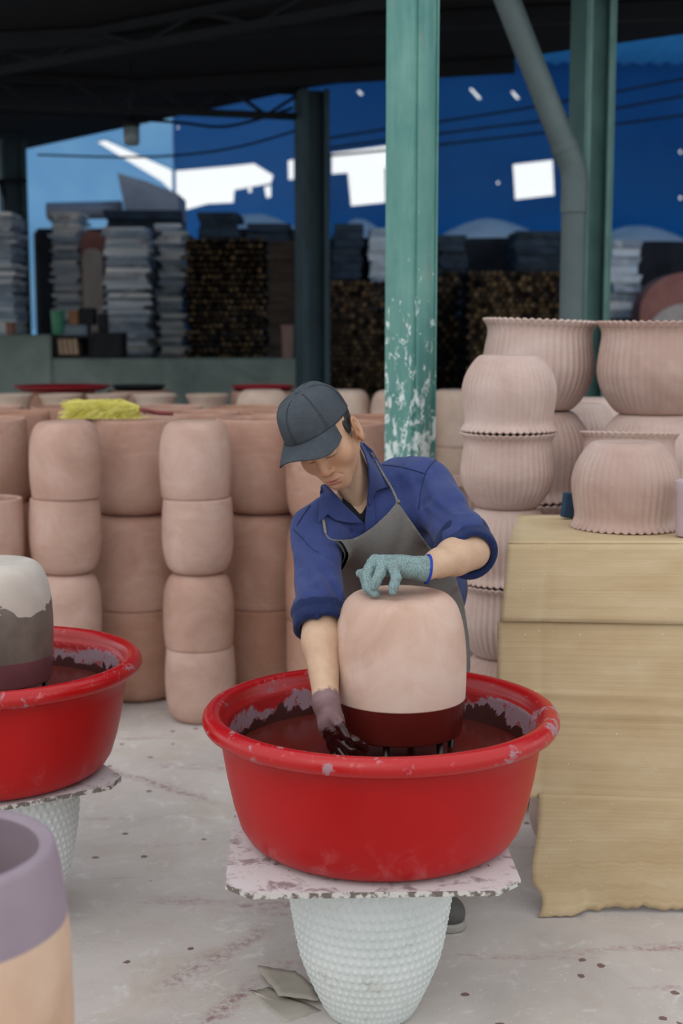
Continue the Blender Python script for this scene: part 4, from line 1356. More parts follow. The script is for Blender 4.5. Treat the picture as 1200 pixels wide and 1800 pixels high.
# ---- skin: head, neck, arms, hands, legs in one mesh
def fingers(p, chains, k=0.006):
    d = None
    for pts, rs in chains:
        e = s_chain(p, pts, rs, 0.004)
        d = e if d is None else smin(d, e, k)
    return d
def rhand_pts():
    ch = []
    for (k, m_, t) in [((603, 1290, 2.835), (625, 1302, 2.812), (643, 1318, 2.835)),
                       ((598, 1302, 2.845), (618, 1318, 2.822), (640, 1332, 2.842)),
                       ((590, 1309, 2.860), (606, 1330, 2.842), (628, 1344, 2.860)),
                       ((582, 1310, 2.878), (592, 1332, 2.868), (610, 1348, 2.878))]:
        k, m_, t = at(*k), at(*m_), at(*t)
        ch.append(([at(578, 1262, 2.872), k, m_, m_.lerp(t, 0.55) + Vector((0.002, 0, 0.002)), t], [0.015, 0.0105, 0.0095, 0.0088, 0.0075]))
    ch.append(([at(582, 1254, 2.86), at(597, 1275, 2.822), at(610, 1296, 2.808)], [0.015, 0.0115, 0.0085]))
    return ch
RH = rhand_pts()
def rarm_sdf(p):
    d = s_chain(p, [RE, RE.lerp(RW, 0.35), RW], [0.043, 0.0415, 0.0265], 0.02)
    palm = s_ell(p, at(583, 1276, 2.862), (0.028, 0.024, 0.036))
    d = smin(d, s_cone(p, RW, at(580, 1262, 2.872), 0.026, 0.027), 0.02)
    d = smin(d, palm, 0.015)
    return smin(d, fingers(p, RH, 0.005), 0.008)
def larm_sdf(p):
    return s_chain(p, [LE + Vector((0.004, -0.004, -0.002)), LE.lerp(LW, 0.35) + Vector((0.0, 0, -0.002)), LE.lerp(LW, 0.7), LW, LW.lerp(at(700, 995, 2.965), 0.5)], [0.0455, 0.0425, 0.032, 0.0238, 0.020], 0.012)
av, af = nets(rarm_sdf, (-0.13, 2.76, 0.58), (0.10, 3.12, 0.98), 0.0032)
lv, lf = nets(larm_sdf, (0.08, 2.90, 0.94), (0.36, 3.20, 1.12), 0.0036)
HIPL, HIPR = Vector((0.235, 3.66, 0.84)), Vector((0.095, 3.65, 0.84))
KNL, KNR = Vector((0.265, 3.60, 0.46)), Vector((0.06, 3.58, 0.46))
ANL, ANR = Vector((0.252, 3.62, 0.09)), Vector((0.04, 3.60, 0.09))
def core_sdf(p):
    d = shirt_raw(p) + 0.011
    d = smin(d, s_chain(p, [HIPL, KNL, ANL], [0.080, 0.052, 0.036], 0.03), 0.03)
    d = smin(d, s_chain(p, [HIPR, KNR, ANR], [0.080, 0.052, 0.036], 0.03), 0.03)
    return d
cv, cf = nets(core_sdf, (-0.13, 2.95, 0.05), (0.40, 3.80, 1.28), 0.008)
chv, chf = nets(lambda p: np.maximum(smin(shirt_raw(p) + 0.008, s_cone(p, NK, HC, 0.040, 0.036), 0.02), opening(p, OPEN_S) - 0.012), (0.0, 3.12, 1.02), (0.17, 3.50, 1.26), 0.0045)
bv, bf = join_vf([(hvw, hf), (chv, chf), (av, af), (lv, lf), (cv, cf)])
body_me = vf_mesh('body', bv, bf)
n0, n1 = len(hvw), len(hvw) + len(chv)
def attr(me, name, arr):
    a = me.attributes.new(name, 'FLOAT', 'POINT'); a.data.foreach_set('value', np.asarray(arr, np.float32))
full = np.zeros(len(bv)); f1 = full.copy(); f1[:n0] = lipv; attr(body_me, 'lip', f1)
f1 = full.copy(); f1[:n0] = np.maximum(browv * 0.7, lashv); attr(body_me, 'brow', f1)
f1 = full.copy(); f1[:n0] = blush; attr(body_me, 'blush', f1)
gl = full.copy()
rng_ = slice(n1, n1 + len(av))
t_ = ((av - np.array(RE)) @ np.array(RW - RE)) / (RW - RE).length_squared
gl[rng_] = t_
gl[:n1] = -1; gl[n1 + len(av):] = -1
attr(body_me, 'arm', gl)
def skin_mat():
    m = Mat('skin')
    co = m.n('ShaderNodeTexCoord').outputs['Object']
    def at_(n):
        a = m.n('ShaderNodeAttribute'); a.attribute_name = n; return a.outputs['Fac']
    col = m.mix(m.step(m.noise(28, 4, 0.6, co), 0.3, 0.7), 'BF9B7E', 'CBAA8F')
    col = m.mix(m.math('MULTIPLY', at_('blush'), 0.62, clamp=True), col, 'A9714F')
    col = m.mix(m.math('MULTIPLY', at_('lip'), 0.75), col, 'A25F56')
    v = m.n('ShaderNodeTexVoronoi'); v.inputs['Scale'].default_value = 70; m.l(co, v.inputs['Vector'])
    col = m.mix(m.math('MULTIPLY', m.math('LESS_THAN', v.outputs['Distance'], 0.08), 0.2), col, '8A5A44')
    col = m.mix(m.math('MULTIPLY', at_('brow'), 0.85, clamp=True), col, '2A1D18')
    arm = m.math('ADD', at_('arm'), m.math('MULTIPLY', m.math('SUBTRACT', m.noise(30, 5, 0.7, co, 0.4), 0.5), 0.22))
    dry = m.step(arm, 0.90, 0.93)
    wet = m.step(m.math('ADD', arm, m.math('MULTIPLY', m.math('SUBTRACT', m.noise(45, 4, 0.7, co), 0.5), 0.35)), 1.24, 1.30)
    col = m.mix(m.math('MULTIPLY', dry, 0.92), col, m.mix(m.step(m.noise(20, 4, 0.6, co), 0.35, 0.65), '7A5F66', '5E4148'))
    col = m.mix(wet, col, '2E0E0D')
    m.base(col, m.math('SUBTRACT', m.math('MULTIPLY_ADD', dry, 0.05, 0.55), m.math('MULTIPLY', wet, 0.45)), 0.4)
    m.b.inputs['Subsurface Weight'].default_value = 0.12
    m.b.inputs['Subsurface Radius'].default_value = (0.012, 0.005, 0.003)
    m.b.inputs['Subsurface Scale'].default_value = 1.0
    m.bump(m.noise(220, 3, 0.6, co), 0.06, 0.002)
    return m.m
M_skin = skin_mat()
pobj('body', body_me, M_skin)

# ---- hair under the cap
M_hair = simple('black_hair', '16120F', '231C18', 60, 0.5, 0.4)
def hair_sdf(p):
    d = smax(s_ell(p, (0, 0.021, 0.030), (0.0770, 0.0955, 0.089)), p[2] - 0.050, 0.003)
    d = smax(d, -(p[1] + 0.012 - 0.55 * np.maximum(p[2] - 0.0, -0.02)), 0.006)       # behind the temples
    d = smax(d, -(p[2] + 0.035 + 0.4 * p[1]), 0.006)
    side = s_ell((np.abs(p[0]), p[1], p[2]), (0.0700, -0.006, 0.016), (0.0058, 0.012, 0.022))
    d = smin(d, side, 0.006)
    return d
v, f = nets(hair_sdf, (-0.09, -0.09, -0.07), (0.09, 0.13, 0.13), 0.003)
v = v @ H4[:3, :3].T + H4[:3, 3]
hair = pobj('hair', vf_mesh('hair', v, f), M_hair)
bm = bmesh.new(); rr = random.Random(8)
for i in range(14):
    s = 1 if i < 20 else -1
    a = Vector((s * 0.073, -0.020 + rr.uniform(-.006, .012), 0.012 + rr.uniform(-.01, .012)))
    d = Vector((s * rr.uniform(0.0, 0.5), rr.uniform(-1.0, 0.4), -1)).normalized()
    L = rr.uniform(0.012, 0.026)
    tube(bm, [HM @ (a), HM @ (a + d * L * 0.5 + Vector((s * 0.002, 0, 0))), HM @ (a + d * L + Vector((s * 0.001, -0.006, 0)))], [0.0004, 0.0003, 0.00015], 4)
pobj('hair_strands', bm_mesh(bm, 'hair_strands'), M_hair, hair)

# ---- cap
def cap_mat():
    m = Mat('grey_cap_cloth')
    co = m.n('ShaderNodeTexCoord').outputs['Object']
    col = m.mix(m.step(m.noise(14, 5, 0.65, co, 0.5), 0.3, 0.7), '3B4046', '494E54')
    col = m.mix(m.math('MULTIPLY', m.step(m.noise(300, 2, 0.5, co), 0.55, 0.7), 0.10), col, '666B70')
    col = m.mix(m.math('MULTIPLY', m.step(m.noise(60, 4, 0.75, co, 1.5), 0.62, 0.66), 0.55), col, '23282F')
    m.base(col, 0.85, 0.2)
    m.bump(m.noise(40, 5, 0.65, co, 0.6), 0.25, 0.005)
    return m.m
M_cap = cap_mat()
CB = 0.044                                       # height of the cap band
def cap_pt(th, t):
    """crown: th around (0 = face), t 0 at the band .. 1 at the top"""
    a = t * PI / 2
    rad = math.cos(a) ** 0.50 if t < 1 else 0.0
    zz = math.sin(a) ** 0.92
    x = 0.0850 * rad * math.sin(th); y = 0.010 - 0.108 * rad * math.cos(th)
    z = CB - 0.010 * (1 - math.cos(th)) * 0.5 * (1 - t) + 0.096 * zz
    # creases of soft cloth
    z += 0.003 * math.sin(3 * th + 5 * t) * t * (1 - t) * 4
    k = 1 + 0.018 * math.sin(5 * th + 1.0 + 6 * t) * math.sin(PI * t)
    seam = min(abs(((th - s + PI) % (2 * PI)) - PI) for s in [i * PI / 3 for i in range(6)])
    k -= 0.012 * math.exp(-(seam / 0.035) ** 2) * (1 if t < 0.97 else 0)
    return Vector((x * k, 0.012 + (y - 0.012) * k, z))
NTH, NT = 144, 30
verts, faces = [], []
for j in range(NT):
    for i in range(NTH):
        verts.append(CM @ cap_pt(2 * PI * i / NTH, j / NT))
verts.append(CM @ cap_pt(0, 1.0))
for j in range(NT - 1):
    for i in range(NTH):
        a, b = j * NTH + i, j * NTH + (i + 1) % NTH
        faces.append((a, b, b + NTH, a + NTH))
for i in range(NTH):
    faces.append(((NT - 1) * NTH + i, (NT - 1) * NTH + (i + 1) % NTH, NT * NTH))
capc = empty('cap', (0, 0, 0)); capc.parent = person
def cobj(name, me, mat, sol=0.0):
    me.transform(Matrix.Translation(-PROOT))
    o = mesh_obj(name, me, mat, capc)
    if sol:
        sd = o.modifiers.new('t', 'SOLIDIFY'); sd.thickness = sol; sd.offset = -1
    return o
cobj('crown', pyd('crown', verts, faces), M_cap, 0.002)
# brim
verts, faces = [], []
NU, NV = 48, 16
HALF = math.radians(72)
for j in range(NV):
    v = j / (NV - 1)
    for i in range(NU):
        u = -1 + 2 * i / (NU - 1)
        th = u * HALF
        b = cap_pt(th, 0.0)
        L = 0.054 * max(0.0, (1 - abs(u) ** 4.5)) + 0.004
        dn = 0.16 + 0.12 * v
        outx = math.sin(th) * 0.30
        p = b + Vector((outx * L * v, -L * v * 0.93, -L * v * dn * 0.9))
        p.z -= 0.034 * (p.x / 0.08) ** 2 * v
        verts.append(CM @ p)
for j in range(NV - 1):
    for i in range(NU - 1):
        a = j * NU + i
        faces.append((a, a + 1, a + NU + 1, a + NU))
cobj('brim', pyd('brim', verts, faces), M_cap, 0.003)
bm = bmesh.new()
bmesh.ops.create_uvsphere(bm, u_segments=16, v_segments=8, radius=0.0075, matrix=CM @ Matrix.Translation(cap_pt(0, 1.0) + Vector((0, 0, 0.001))) @ Matrix.Diagonal((1, 1, 0.6, 1)))
cobj('button', bm_mesh(bm, 'button'), M_cap)
M_thread = simple('dark_thread', '2E3338', None, 1, 0.9)
bm = bmesh.new()
tube(bm, [CM @ (cap_pt(th, 0.0) * 1.004 + Vector((0, 0, 0.001))) for th in lsp(-1.7, 1.7, 50)], 0.0013, 6)
cobj('band_seam', bm_mesh(bm, 'band_seam'), M_thread)
for s in range(6):
    for off in (-0.03, 0.03):
        bm = bmesh.new()
        tube(bm, [CM @ (cap_pt(s * PI / 3 + off * (1 - 0.5 * t), t) * 1.003) for t in lsp(0.03, 0.93, 26)], 0.00045, 5)
        cobj('panel_stitching', bm_mesh(bm, 'panel_stitching'), M_thread)

# ---- collar, placket, seams: sheets laid on the shirt surface
def on(px, py, off=0.004, sdf=None, y0=2.9, y1=3.6):
    sdf = sdf or SURF
    ys = np.linspace(y0, y1, 500)
    pts = [at(px, py, float(y)) for y in (y0, y1)]
    P = [np.array([pts[0][i] + (pts[1][i] - pts[0][i]) * (y - y0) / (y1 - y0) for y in ys]) for i in range(3)]
    d = sdf(P) - off
    k = np.argmax(d < 0)
    if d[k] >= 0: k = int(np.argmin(d))
    return Vector((P[0][k], P[1][k], P[2][k]))
def neck_sdf(p):
    return s_cone(p, NK, HC, 0.056, 0.050)
def SURF(p):
    return smin(shirt_raw(p), neck_sdf(p) - 0.004, 0.012)
def flap(name, poly, off, mat, parent, th=0.003, sub=3, extra=None):
    bm = bmesh.new()
    vs = [bm.verts.new((x, y, 0)) for x, y in poly]
    bm.faces.new(vs)
    bmesh.ops.triangulate(bm, faces=bm.faces[:])
    for _ in range(sub):
        bmesh.ops.subdivide_edges(bm, edges=bm.edges[:], cuts=1, use_grid_fill=True)
        bmesh.ops.triangulate(bm, faces=bm.faces[:])
    for v in bm.verts:
        o = off(v.co.x, v.co.y) if callable(off) else off
        v.co = on(v.co.x, v.co.y, o)
    bmesh.ops.smooth_vert(bm, verts=bm.verts, factor=0.5, use_axis_x=True, use_axis_y=True, use_axis_z=True)
    o = pobj(name, bm_mesh(bm, name), mat, parent)
    sd = o.modifiers.new('t', 'SOLIDIFY'); sd.thickness = th; sd.offset = 1
    return o
flap('collar', [(629, 773), (641, 780), (656, 793), (675, 824), (692, 856), (676, 858), (662, 863), (655, 874), (650, 890), (645, 882), (649, 850), (648, 820), (640, 795)], lambda x, y: 0.010, M_shirt, shirt)
flap('collar', [(572, 852), (584, 864), (600, 880), (620, 900), (641, 921), (615, 920), (590, 915), (576, 904), (568, 912), (558, 920), (560, 895), (562, 870), (564, 852)], lambda x, y: 0.010, M_shirt, shirt)
flap('placket', [(645, 880), (655, 870), (660, 905), (664, 945), (642, 945), (640, 920)], 0.006, M_shirt, shirt)
def seam(pts, r=0.0011, off=0.0015, mat=None, name='seam', parent=None):
    bm = bmesh.new()
    q = [on(p.x, p.y, off, lambda g: shirt_raw(g) + folds(g)) for p in spline([(a, b, 0) for a, b in pts], 6)]
    tube(bm, q, r, 5)
    return pobj(name, bm_mesh(bm, name), mat or M_cuff, parent or shirt)
seam([(672, 817), (700, 820), (725, 826), (748, 833)])
seam([(766, 808), (754, 820), (747, 834), (740, 860), (735, 895)])
seam([(545, 888), (533, 905), (521, 925)])
seam([(514, 930), (530, 945), (545, 962), (560, 972)])

# ---- apron
def apron_mat():
    m = Mat('grey_checked_apron')
    co = m.n('ShaderNodeTexCoord').outputs['Object']
    mp = m.n('ShaderNodeMapping'); mp.inputs['Rotation'].default_value = (0, math.radians(10), 0); m.l(co, mp.inputs[0])
    s = m.sep(mp.outputs[0])
    f = 2 * PI / 0.0042
    a = m.math('SINE', m.math('MULTIPLY', s[0], f)); b = m.math('SINE', m.math('MULTIPLY', s[2], f))
    chk = m.step(m.math('MULTIPLY', a, b), -0.25, 0.25)
    col = m.mix(chk, '4A4846', '8C8985')
    dirt = m.step(m.noise(9, 5, 0.65, co, 0.6), 0.45, 0.65)
    col = m.mix(m.math('MULTIPLY', dirt, 0.55), col, '6A645F')
    col = m.mix(m.math('MULTIPLY', m.step(m.noise(11, 5, 0.6, co, 0.3), 0.60, 0.72), 0.45), col, '5C3A38')
    m.base(col, 0.85, 0.2)
    m.bump(m.noise(30, 4, 0.6, co, 0.6), 0.3, 0.006)
    return m.m
M_apron = apron_mat()
M_edge = simple('pale_hem', '6E6A64', '8A857C', 90, 0.9)
TOPE = [(571, 935), (578, 946), (592, 950), (622, 947), (652, 930), (678, 907), (698, 884)]
RSIDE = [(703, 888), (722, 915), (745, 948), (772, 985), (800, 1012), (815, 1060), (824, 1120), (828, 1190), (832, 1400)]
APOLY = TOPE + RSIDE + [(560, 1400), (590, 1060), (580, 1020), (572, 970)]
def apron_core(p):
    tt_ = torso_sdf(p)
    tt_ = tt_ + (shirt_raw(p) - tt_) * np.clip((p[2] - 0.90) / 0.14, 0, 1)
    d = smin(tt_, s_cone(p, Vector((0.175, 3.62, 0.88)), Vector((0.175, 3.60, 0.45)), 0.145, 0.150), 0.06)
    x, y, z = p
    w = 0.004 * np.sin(38 * (0.8 * x + 0.5 * z) + 2 * np.sin(9 * z)) + 0.006 * np.exp(-((x - 0.12 - 0.35 * (z - 1.0)) / 0.02) ** 2)
    return d + w
def apron_sdf(p):
    px, py = proj(p)
    reg = poly_sd(px, py, APOLY) / 720.0
    reg = np.maximum(reg, p[1] - 3.62)
    reg = np.maximum(reg, 0.42 - p[2])
    return smax(np.abs(apron_core(p) - 0.019) - 0.0046, reg, 0.002)
v, f = nets(apron_sdf, (-0.12, 3.15, 0.40), (0.36, 3.64, 1.20), 0.0042)
apron = pobj('apron', vf_mesh('apron', v, f), M_apron)
ASURF = lambda g: apron_core(g) - 0.018
def ribbon(name, pts, r, off, mat, parent, sdf=None, flat=1.0):
    bm = bmesh.new()
    q = [on(p.x, p.y, off, sdf) for p in spline([(a, b, 0) for a, b in pts], 6)]
    tube(bm, q, r, 6)
    return pobj(name, bm_mesh(bm, name), mat, parent)
ribbon('hem', TOPE, 0.0015, 0.003, M_edge, apron, ASURF)
COLS = lambda g: SURF(g) - 0.012
ribbon('strap', [(652, 796), (664, 818), (678, 842), (690, 862), (699, 884)], 0.0032, 0.002, M_edge, apron, COLS)
ribbon('strap', [(568, 914), (570, 925), (572, 938)], 0.0035, 0.006, M_edge, apron, SURF)
bm = bmesh.new()
bmesh.ops.create_uvsphere(bm, u_segments=12, v_segments=8, radius=0.006, matrix=Matrix.Translation(on(699, 882, 0.016, SURF)))
pobj('strap_knot', bm_mesh(bm, 'strap_knot'), M_edge, apron)

# ---- knitted glove on her left hand
PT = dz + SP_H * SCL                              # height of the pot's flat base
def gp(px, py, Y, zmin=0.010):
    q = at(px, py, Y); q.z = max(q.z, PT + zmin); return q
K = [gp(654, 990, 3.000), gp(659, 985, 2.975), gp(672, 986, 2.955), gp(690, 994, 2.938)]
GF = [([gp(705, 994, 2.985), K[0], gp(640, 1012, 2.985), gp(644, 1030, 2.975), gp(652, 1040, 2.968)], [0.017, 0.0125, 0.0115, 0.0105, 0.0095]),
      ([gp(708, 994, 2.975), K[1], gp(646, 1010, 2.950), gp(648, 1034, 2.930), gp(659, 1043, 2.922)], [0.017, 0.0130, 0.0122, 0.0115, 0.0100]),
      ([gp(712, 996, 2.965), K[2], gp(668, 1008, 2.930), gp(660, 1024, 2.918), gp(657, 1031, 2.916, 0.016)], [0.017, 0.0130, 0.0118, 0.0110, 0.0090]),
      ([gp(716, 1000, 2.960), K[3], gp(696, 1016, 2.918), gp(692, 1030, 2.908), gp(690, 1040, 2.905)], [0.016, 0.0125, 0.0112, 0.0105, 0.0085]),
      ([gp(712, 1000, 3.000), gp(675, 1003, 3.020), gp(648, 1006, 3.020), gp(632, 1008, 3.012)], [0.016, 0.0135, 0.0115, 0.0095])]
def glove_sdf(p):
    d = fingers(p, GF, 0.004)
    palm = s_ell(p, gp(688, 992, 2.970), (0.034, 0.030, 0.0175))
    d = smin(d, palm, 0.014)
    d = smin(d, s_cone(p, gp(708, 996, 2.972), LW + Vector((0.000, 0, 0.0)), 0.0235, 0.0295), 0.015)
    ax = (LW - gp(700, 995, 2.972)).normalized()
    h = (p[0] - LW[0]) * ax[0] + (p[1] - LW[1]) * ax[1] + (p[2] - LW[2]) * ax[2]
    d = smax(d, h - 0.004, 0.003)
    return d + 0.0007 * np.sin(h * 2 * PI / 0.0052 + 3 * np.sin(p[1] * 60))
v, f = nets(glove_sdf, (0.0, 2.84, PT - 0.02), (0.27, 3.08, PT + 0.13), 0.0019)
def glove_mat():
    m = Mat('knitted_grey_glove')
    co = m.n('ShaderNodeTexCoord').outputs['Object']
    kn = m.noise(420, 2, 0.5, m.n_map(co, (1.0, 0.5, 0.5)))
    col = m.mix(m.step(kn, 0.3, 0.7), '6A7F80', '93A8A7')
    col = m.mix(m.math('MULTIPLY', m.step(m.noise(38, 5, 0.65, co), 0.50, 0.66), 0.5), col, '6A6A66')
    m.base(col, 0.95, 0.1)
    m.bump(kn, 0.6, 0.003)
    return m.m
glove = pobj('glove', vf_mesh('glove', v, f), glove_mat())
bm = bmesh.new()
ax = (LW - gp(700, 995, 2.972)).normalized()
e1 = ax.cross(Vector((0, 0, 1))).normalized(); e2 = ax.cross(e1)
tube(bm, [LW + ax * 0.004 + (e1 * math.cos(t) + e2 * math.sin(t)) * 0.0315 for t in lsp(0, 2 * PI, 40)], 0.0028, 6, False)
pobj('glove_edge', bm_mesh(bm, 'glove_edge'), simple('blue_yarn', '2438A0', '3146B0', 200, 0.9), glove)

# ---- trousers and shoes
M_trouser = cloth_mat('dark_trousers', '2B2D33', '383A40')
def trous(p):
    d = s_chain(p, [HIPL, KNL, ANL + Vector((0, 0, 0.01))], [0.095, 0.070, 0.058], 0.03)
    d = smin(d, s_chain(p, [HIPR, KNR, ANR + Vector((0, 0, 0.01))], [0.095, 0.070, 0.058], 0.03), 0.03)
    return smax(d, 0.075 - p[2], 0.006) + 0.003 * np.sin(40 * p[2] + 3 * np.sin(20 * p[0]))
v, f = nets(trous, (-0.06, 3.48, 0.06), (0.38, 3.80, 0.96), 0.009)
pobj('trousers', vf_mesh('trousers', v, f), M_trouser)
M_shoe = simple('grey_rubber', '4A4846', '5B5854', 15, 0.6, 0.4)
M_sole = simple('pale_sole', '9A948C', 'A8A29A', 10, 0.7)
for A, toe in ((ANL, Vector((0.283, 3.43, 0.03))), (ANR, Vector((0.03, 3.42, 0.03)))):
    heel = Vector((A.x, A.y + 0.03, 0.045))
    def sh(p):
        d = s_cone(p, heel, toe, 0.040, 0.034)
        d = smin(d, s_cone(p, A + Vector((0, 0, -0.01)), heel, 0.040, 0.040), 0.03)
        d = smin(d, s_ell(p, toe + Vector((0, 0.02, 0.005)), (0.044, 0.055, 0.034)), 0.02)
        return smax(d, 0.018 - p[2], 0.004)
    v, f = nets(sh, (min(A.x, toe.x) - 0.07, toe.y - 0.07, -0.01), (max(A.x, toe.x) + 0.07, A.y + 0.1, 0.15), 0.005)
    so = pobj('shoe', vf_mesh('shoe', v, f), M_shoe)
    def sl(p):
        d = s_cone((p[0], p[1], p[2] * 0), (heel.x, heel.y, 0), (toe.x, toe.y, 0), 0.042, 0.046)
        return smax(d, np.abs(p[2] - 0.0115) - 0.0105, 0.003)
    v, f = nets(sl, (min(A.x, toe.x) - 0.07, toe.y - 0.08, -0.006), (max(A.x, toe.x) + 0.07, A.y + 0.1, 0.032), 0.004)
    pobj('sole', vf_mesh('sole', v, f), M_sole, so)

# ================================================================== BACK SHED CONTENTS
M_slab = Mat('kiln_slab')
_co = M_slab.coord()
_oi = M_slab.n('ShaderNodeObjectInfo')
_c = M_slab.ramp(_oi.outputs['Random'], [(0.0, '8894A0'), (0.3, 'C3CBD1'), (0.55, '9FADBA'), (0.8, 'E0E0DC'), (1.0, 'C8B4A6')], 'CONSTANT')
_c = M_slab.mix(M_slab.math('MULTIPLY', M_slab.step(M_slab.noise(6, 5, 0.7, _co), 0.5, 0.65), 0.6), _c, 'E2E4E6')
_c = M_slab.mix(M_slab.math('MULTIPLY', M_slab.step(M_slab.noise(3, 4, 0.6, _co), 0.60, 0.68), 0.6), _c, '8A6252')
M_slab.base(_c, 0.9, 0.2); M_slab = M_slab.m
M_slab_dk = simple('sooty_kiln_slab', '27303A', '3C4854', 6, 0.9)
_N1 = ['', 'first', 'second', 'third', 'fourth', 'fifth', 'sixth', 'seventh', 'eighth', 'ninth', 'tenth', 'eleventh', 'twelfth', 'thirteenth', 'fourteenth', 'fifteenth', 'sixteenth', 'seventeenth', 'eighteenth', 'nineteenth']
def nth(k):
    if k < 20: return _N1[k]
    t, u = divmod(k, 10)
    return {2: 'twentieth', 3: 'thirtieth', 4: 'fortieth'}[t] if u == 0 else {2: 'twenty', 3: 'thirty', 4: 'forty'}[t] + '-' + _N1[u]
def slab_meshes(w, d, t, mat):
    out = []
    for s in range(4):
        bm = bmesh.new()
        box(bm, (0, 0, t / 2), (w, d, t), None, 0)
        for v in bm.verts:
            v.co += Vector((random.uniform(-.03, .03), random.uniform(-.03, .03), 0))
        me = bm_mesh(bm, 'kiln_slab'); me.materials.append(mat); out.append(me)
    return out
def slab_stack(pxa, pxb, ytop, ybot, Y, d, t, mat, label, group, rz=0.0, z0=None, jit=0.02):
    a, b = at(pxa, ybot, Y), at(pxb, ybot, Y)
    zb = a.z if z0 is None else z0
    zt = at(pxa, ytop, Y).z
    n = max(2, int(round((zt - zb) / t)))
    tt = (zt - zb) / n
    mes = slab_meshes((b.x - a.x), d, tt * 0.93, mat)
    for i in range(n):
        lab_ = label.replace('slab in', 'slab, ' + nth(n - i) + ' from the top of') if n - i > 1 else label.replace('slab in', 'slab, topmost of')
        o = bpy.data.objects.new('kiln_shelf', mes[i % 4]); C.objects.link(o)
        k = jit * (0.4 + 0.8 * math.sin(i * 0.35) ** 2)
        o.location = ((a.x + b.x) / 2 + random.uniform(-k, k), Y + d / 2 + random.uniform(-k, k), zb + i * tt)
        o.rotation_euler = (0, 0, rz + random.uniform(-.03, .03) + (PI if i % 2 else 0))
        tag(o, lab_, 'kiln shelf', group, 'thing')
PZ = pl_z - 0.02 + 0.001
slab_stack(-40, 28, 372, 600, 12.6, 0.5, 0.036, M_slab, 'pale kiln slab in the stack at the far left edge', 'slabs left of the far left column', z0=PZ)
slab_stack(96, 143, 372, 600, 13.6, 0.5, 0.036, M_slab, 'pale kiln slab in the narrow stack beside the left column', 'slabs in the narrow stack', z0=PZ)
slab_stack(186, 262, 398, 600, 12.45, 0.55, 0.037, M_slab, 'pale kiln slab in the broad stack left of the firewood', 'slabs in the broad stack', z0=PZ, jit=0.035)
slab_stack(276, 322, 392, 600, 12.75, 0.55, 0.037, M_slab, 'pale kiln slab in the stack touching the firewood', 'slabs beside the firewood', z0=PZ, jit=0.03, rz=0.05)
slab_stack(186, 318, 368, 384, 14.1, 0.5, 0.10, M_slab_dk, 'dark kiln slab in the low far stack above the broad one', 'dark far slabs on the left', z0=PZ)
for i, (a, b, yt, Y, w) in enumerate([(352, 418, 372, 14.2, 'behind the firewood'), (436, 508, 392, 14.6, 'just left of the middle column'),
                                      (584, 636, 392, 14.6, 'just right of the middle column'), (648, 705, 400, 14.65, 'left of the green post'),
                                      (771, 815, 412, 14.4, 'right of the green post'), (905, 984, 405, 14.6, 'left of the drain pipe'),
                                      (1068, 1122, 420, 14.2, 'right of the drain pipe')]):
    slab_stack(a, b, yt, 560, Y, 0.6, 0.085, M_slab_dk if i not in (3, 6) else M_slab, 'sooty kiln slab in the stack ' + w, 'sooty slabs ' + w, z0=None if a > 540 else PZ)
# what the right-hand far slabs stand on: long dark kiln bodies with ash heaped on top
M_kiln = conc('sooty_brick', '1E2126', '2A2D32', '34363A')
M_ash = conc('heaped_ash', 'BCC0C2', 'D0D4D4', 'E0E2E0')
def kiln(xa, xb, ytop, Y, depth, label):
    a, b = at(xa, ytop, Y), at(xb, ytop, Y)
    solid('kiln', (a.x, Y, 0), (b.x, Y + depth, a.z), M_kiln, label, kind='thing', cat='kiln', bev=0.05)
    return a.z
def mound(xa, xb, ytop, ybase, Y, depth, label, seed):
    a, b, t = at(xa, ybase, Y), at(xb, ybase, Y), at((xa + xb) / 2, ytop, Y)
    rx, h = (b.x - a.x) / 2, t.z - a.z
    verts, faces = [], []
    n, m = 40, 10
    rr = random.Random(seed)
    for j in range(m + 1):
        r = j / m
        for i in range(n):
            th = 2 * PI * i / n
            zz = h * (1 - r ** 1.7) * (1 + 0.10 * math.sin(3 * th + seed) * r) + rr.uniform(-.02, .02) * h
            verts.append((rx * r * math.cos(th), depth / 2 * r * math.sin(th), max(zz, 0) + 0.002 if j < m else 0.002))
    for j in range(m):
        for i in range(n):
            faces.append((j * n + i, j * n + (i + 1) % n, (j + 1) * n + (i + 1) % n, (j + 1) * n + i))
    o = mesh_obj('ash_mound', pyd('ash_mound', verts, faces), M_ash)
    o.location = ((a.x + b.x) / 2, Y + depth / 2, a.z)
    tag(o, label, 'ash heap', 'ash heaps on the kilns')
KZ = kiln(575, 1050, 418, 15.4, 3.0, 'long sooty brick kiln body behind the green post')
mound(758, 1000, 366, 418, 15.4, 2.9, 'pale ash heap on the kiln between green post and drain pipe', 1)
mound(575, 690, 370, 418, 15.4, 2.4, 'pale ash heap just left of the green post', 2)
kiln(1056, 1330, 424, 15.6, 3.0, 'sooty brick kiln body at the right picture edge')
mound(1060, 1260, 380, 424, 15.6, 2.9, 'pale ash heap on the kiln right of the drain pipe', 3)
kiln(350, 545, 402, 15.4, 3.0, 'sooty kiln body behind the firewood')
mound(326, 540, 358, 402, 15.4, 2.8, 'pale ash heap left of the middle column', 4)
# support blocks for the far right slab stacks
a, b = at(560, 560, 14.2), at(1140, 560, 14.2)
solid('kiln_plinth', (a.x, 14.1, 0), (b.x, 15.38, at(600, 560, 14.6).z - 0.002), M_kiln, 'dark brick plinth carrying the far sooty slab stacks', kind='thing', cat='plinth')
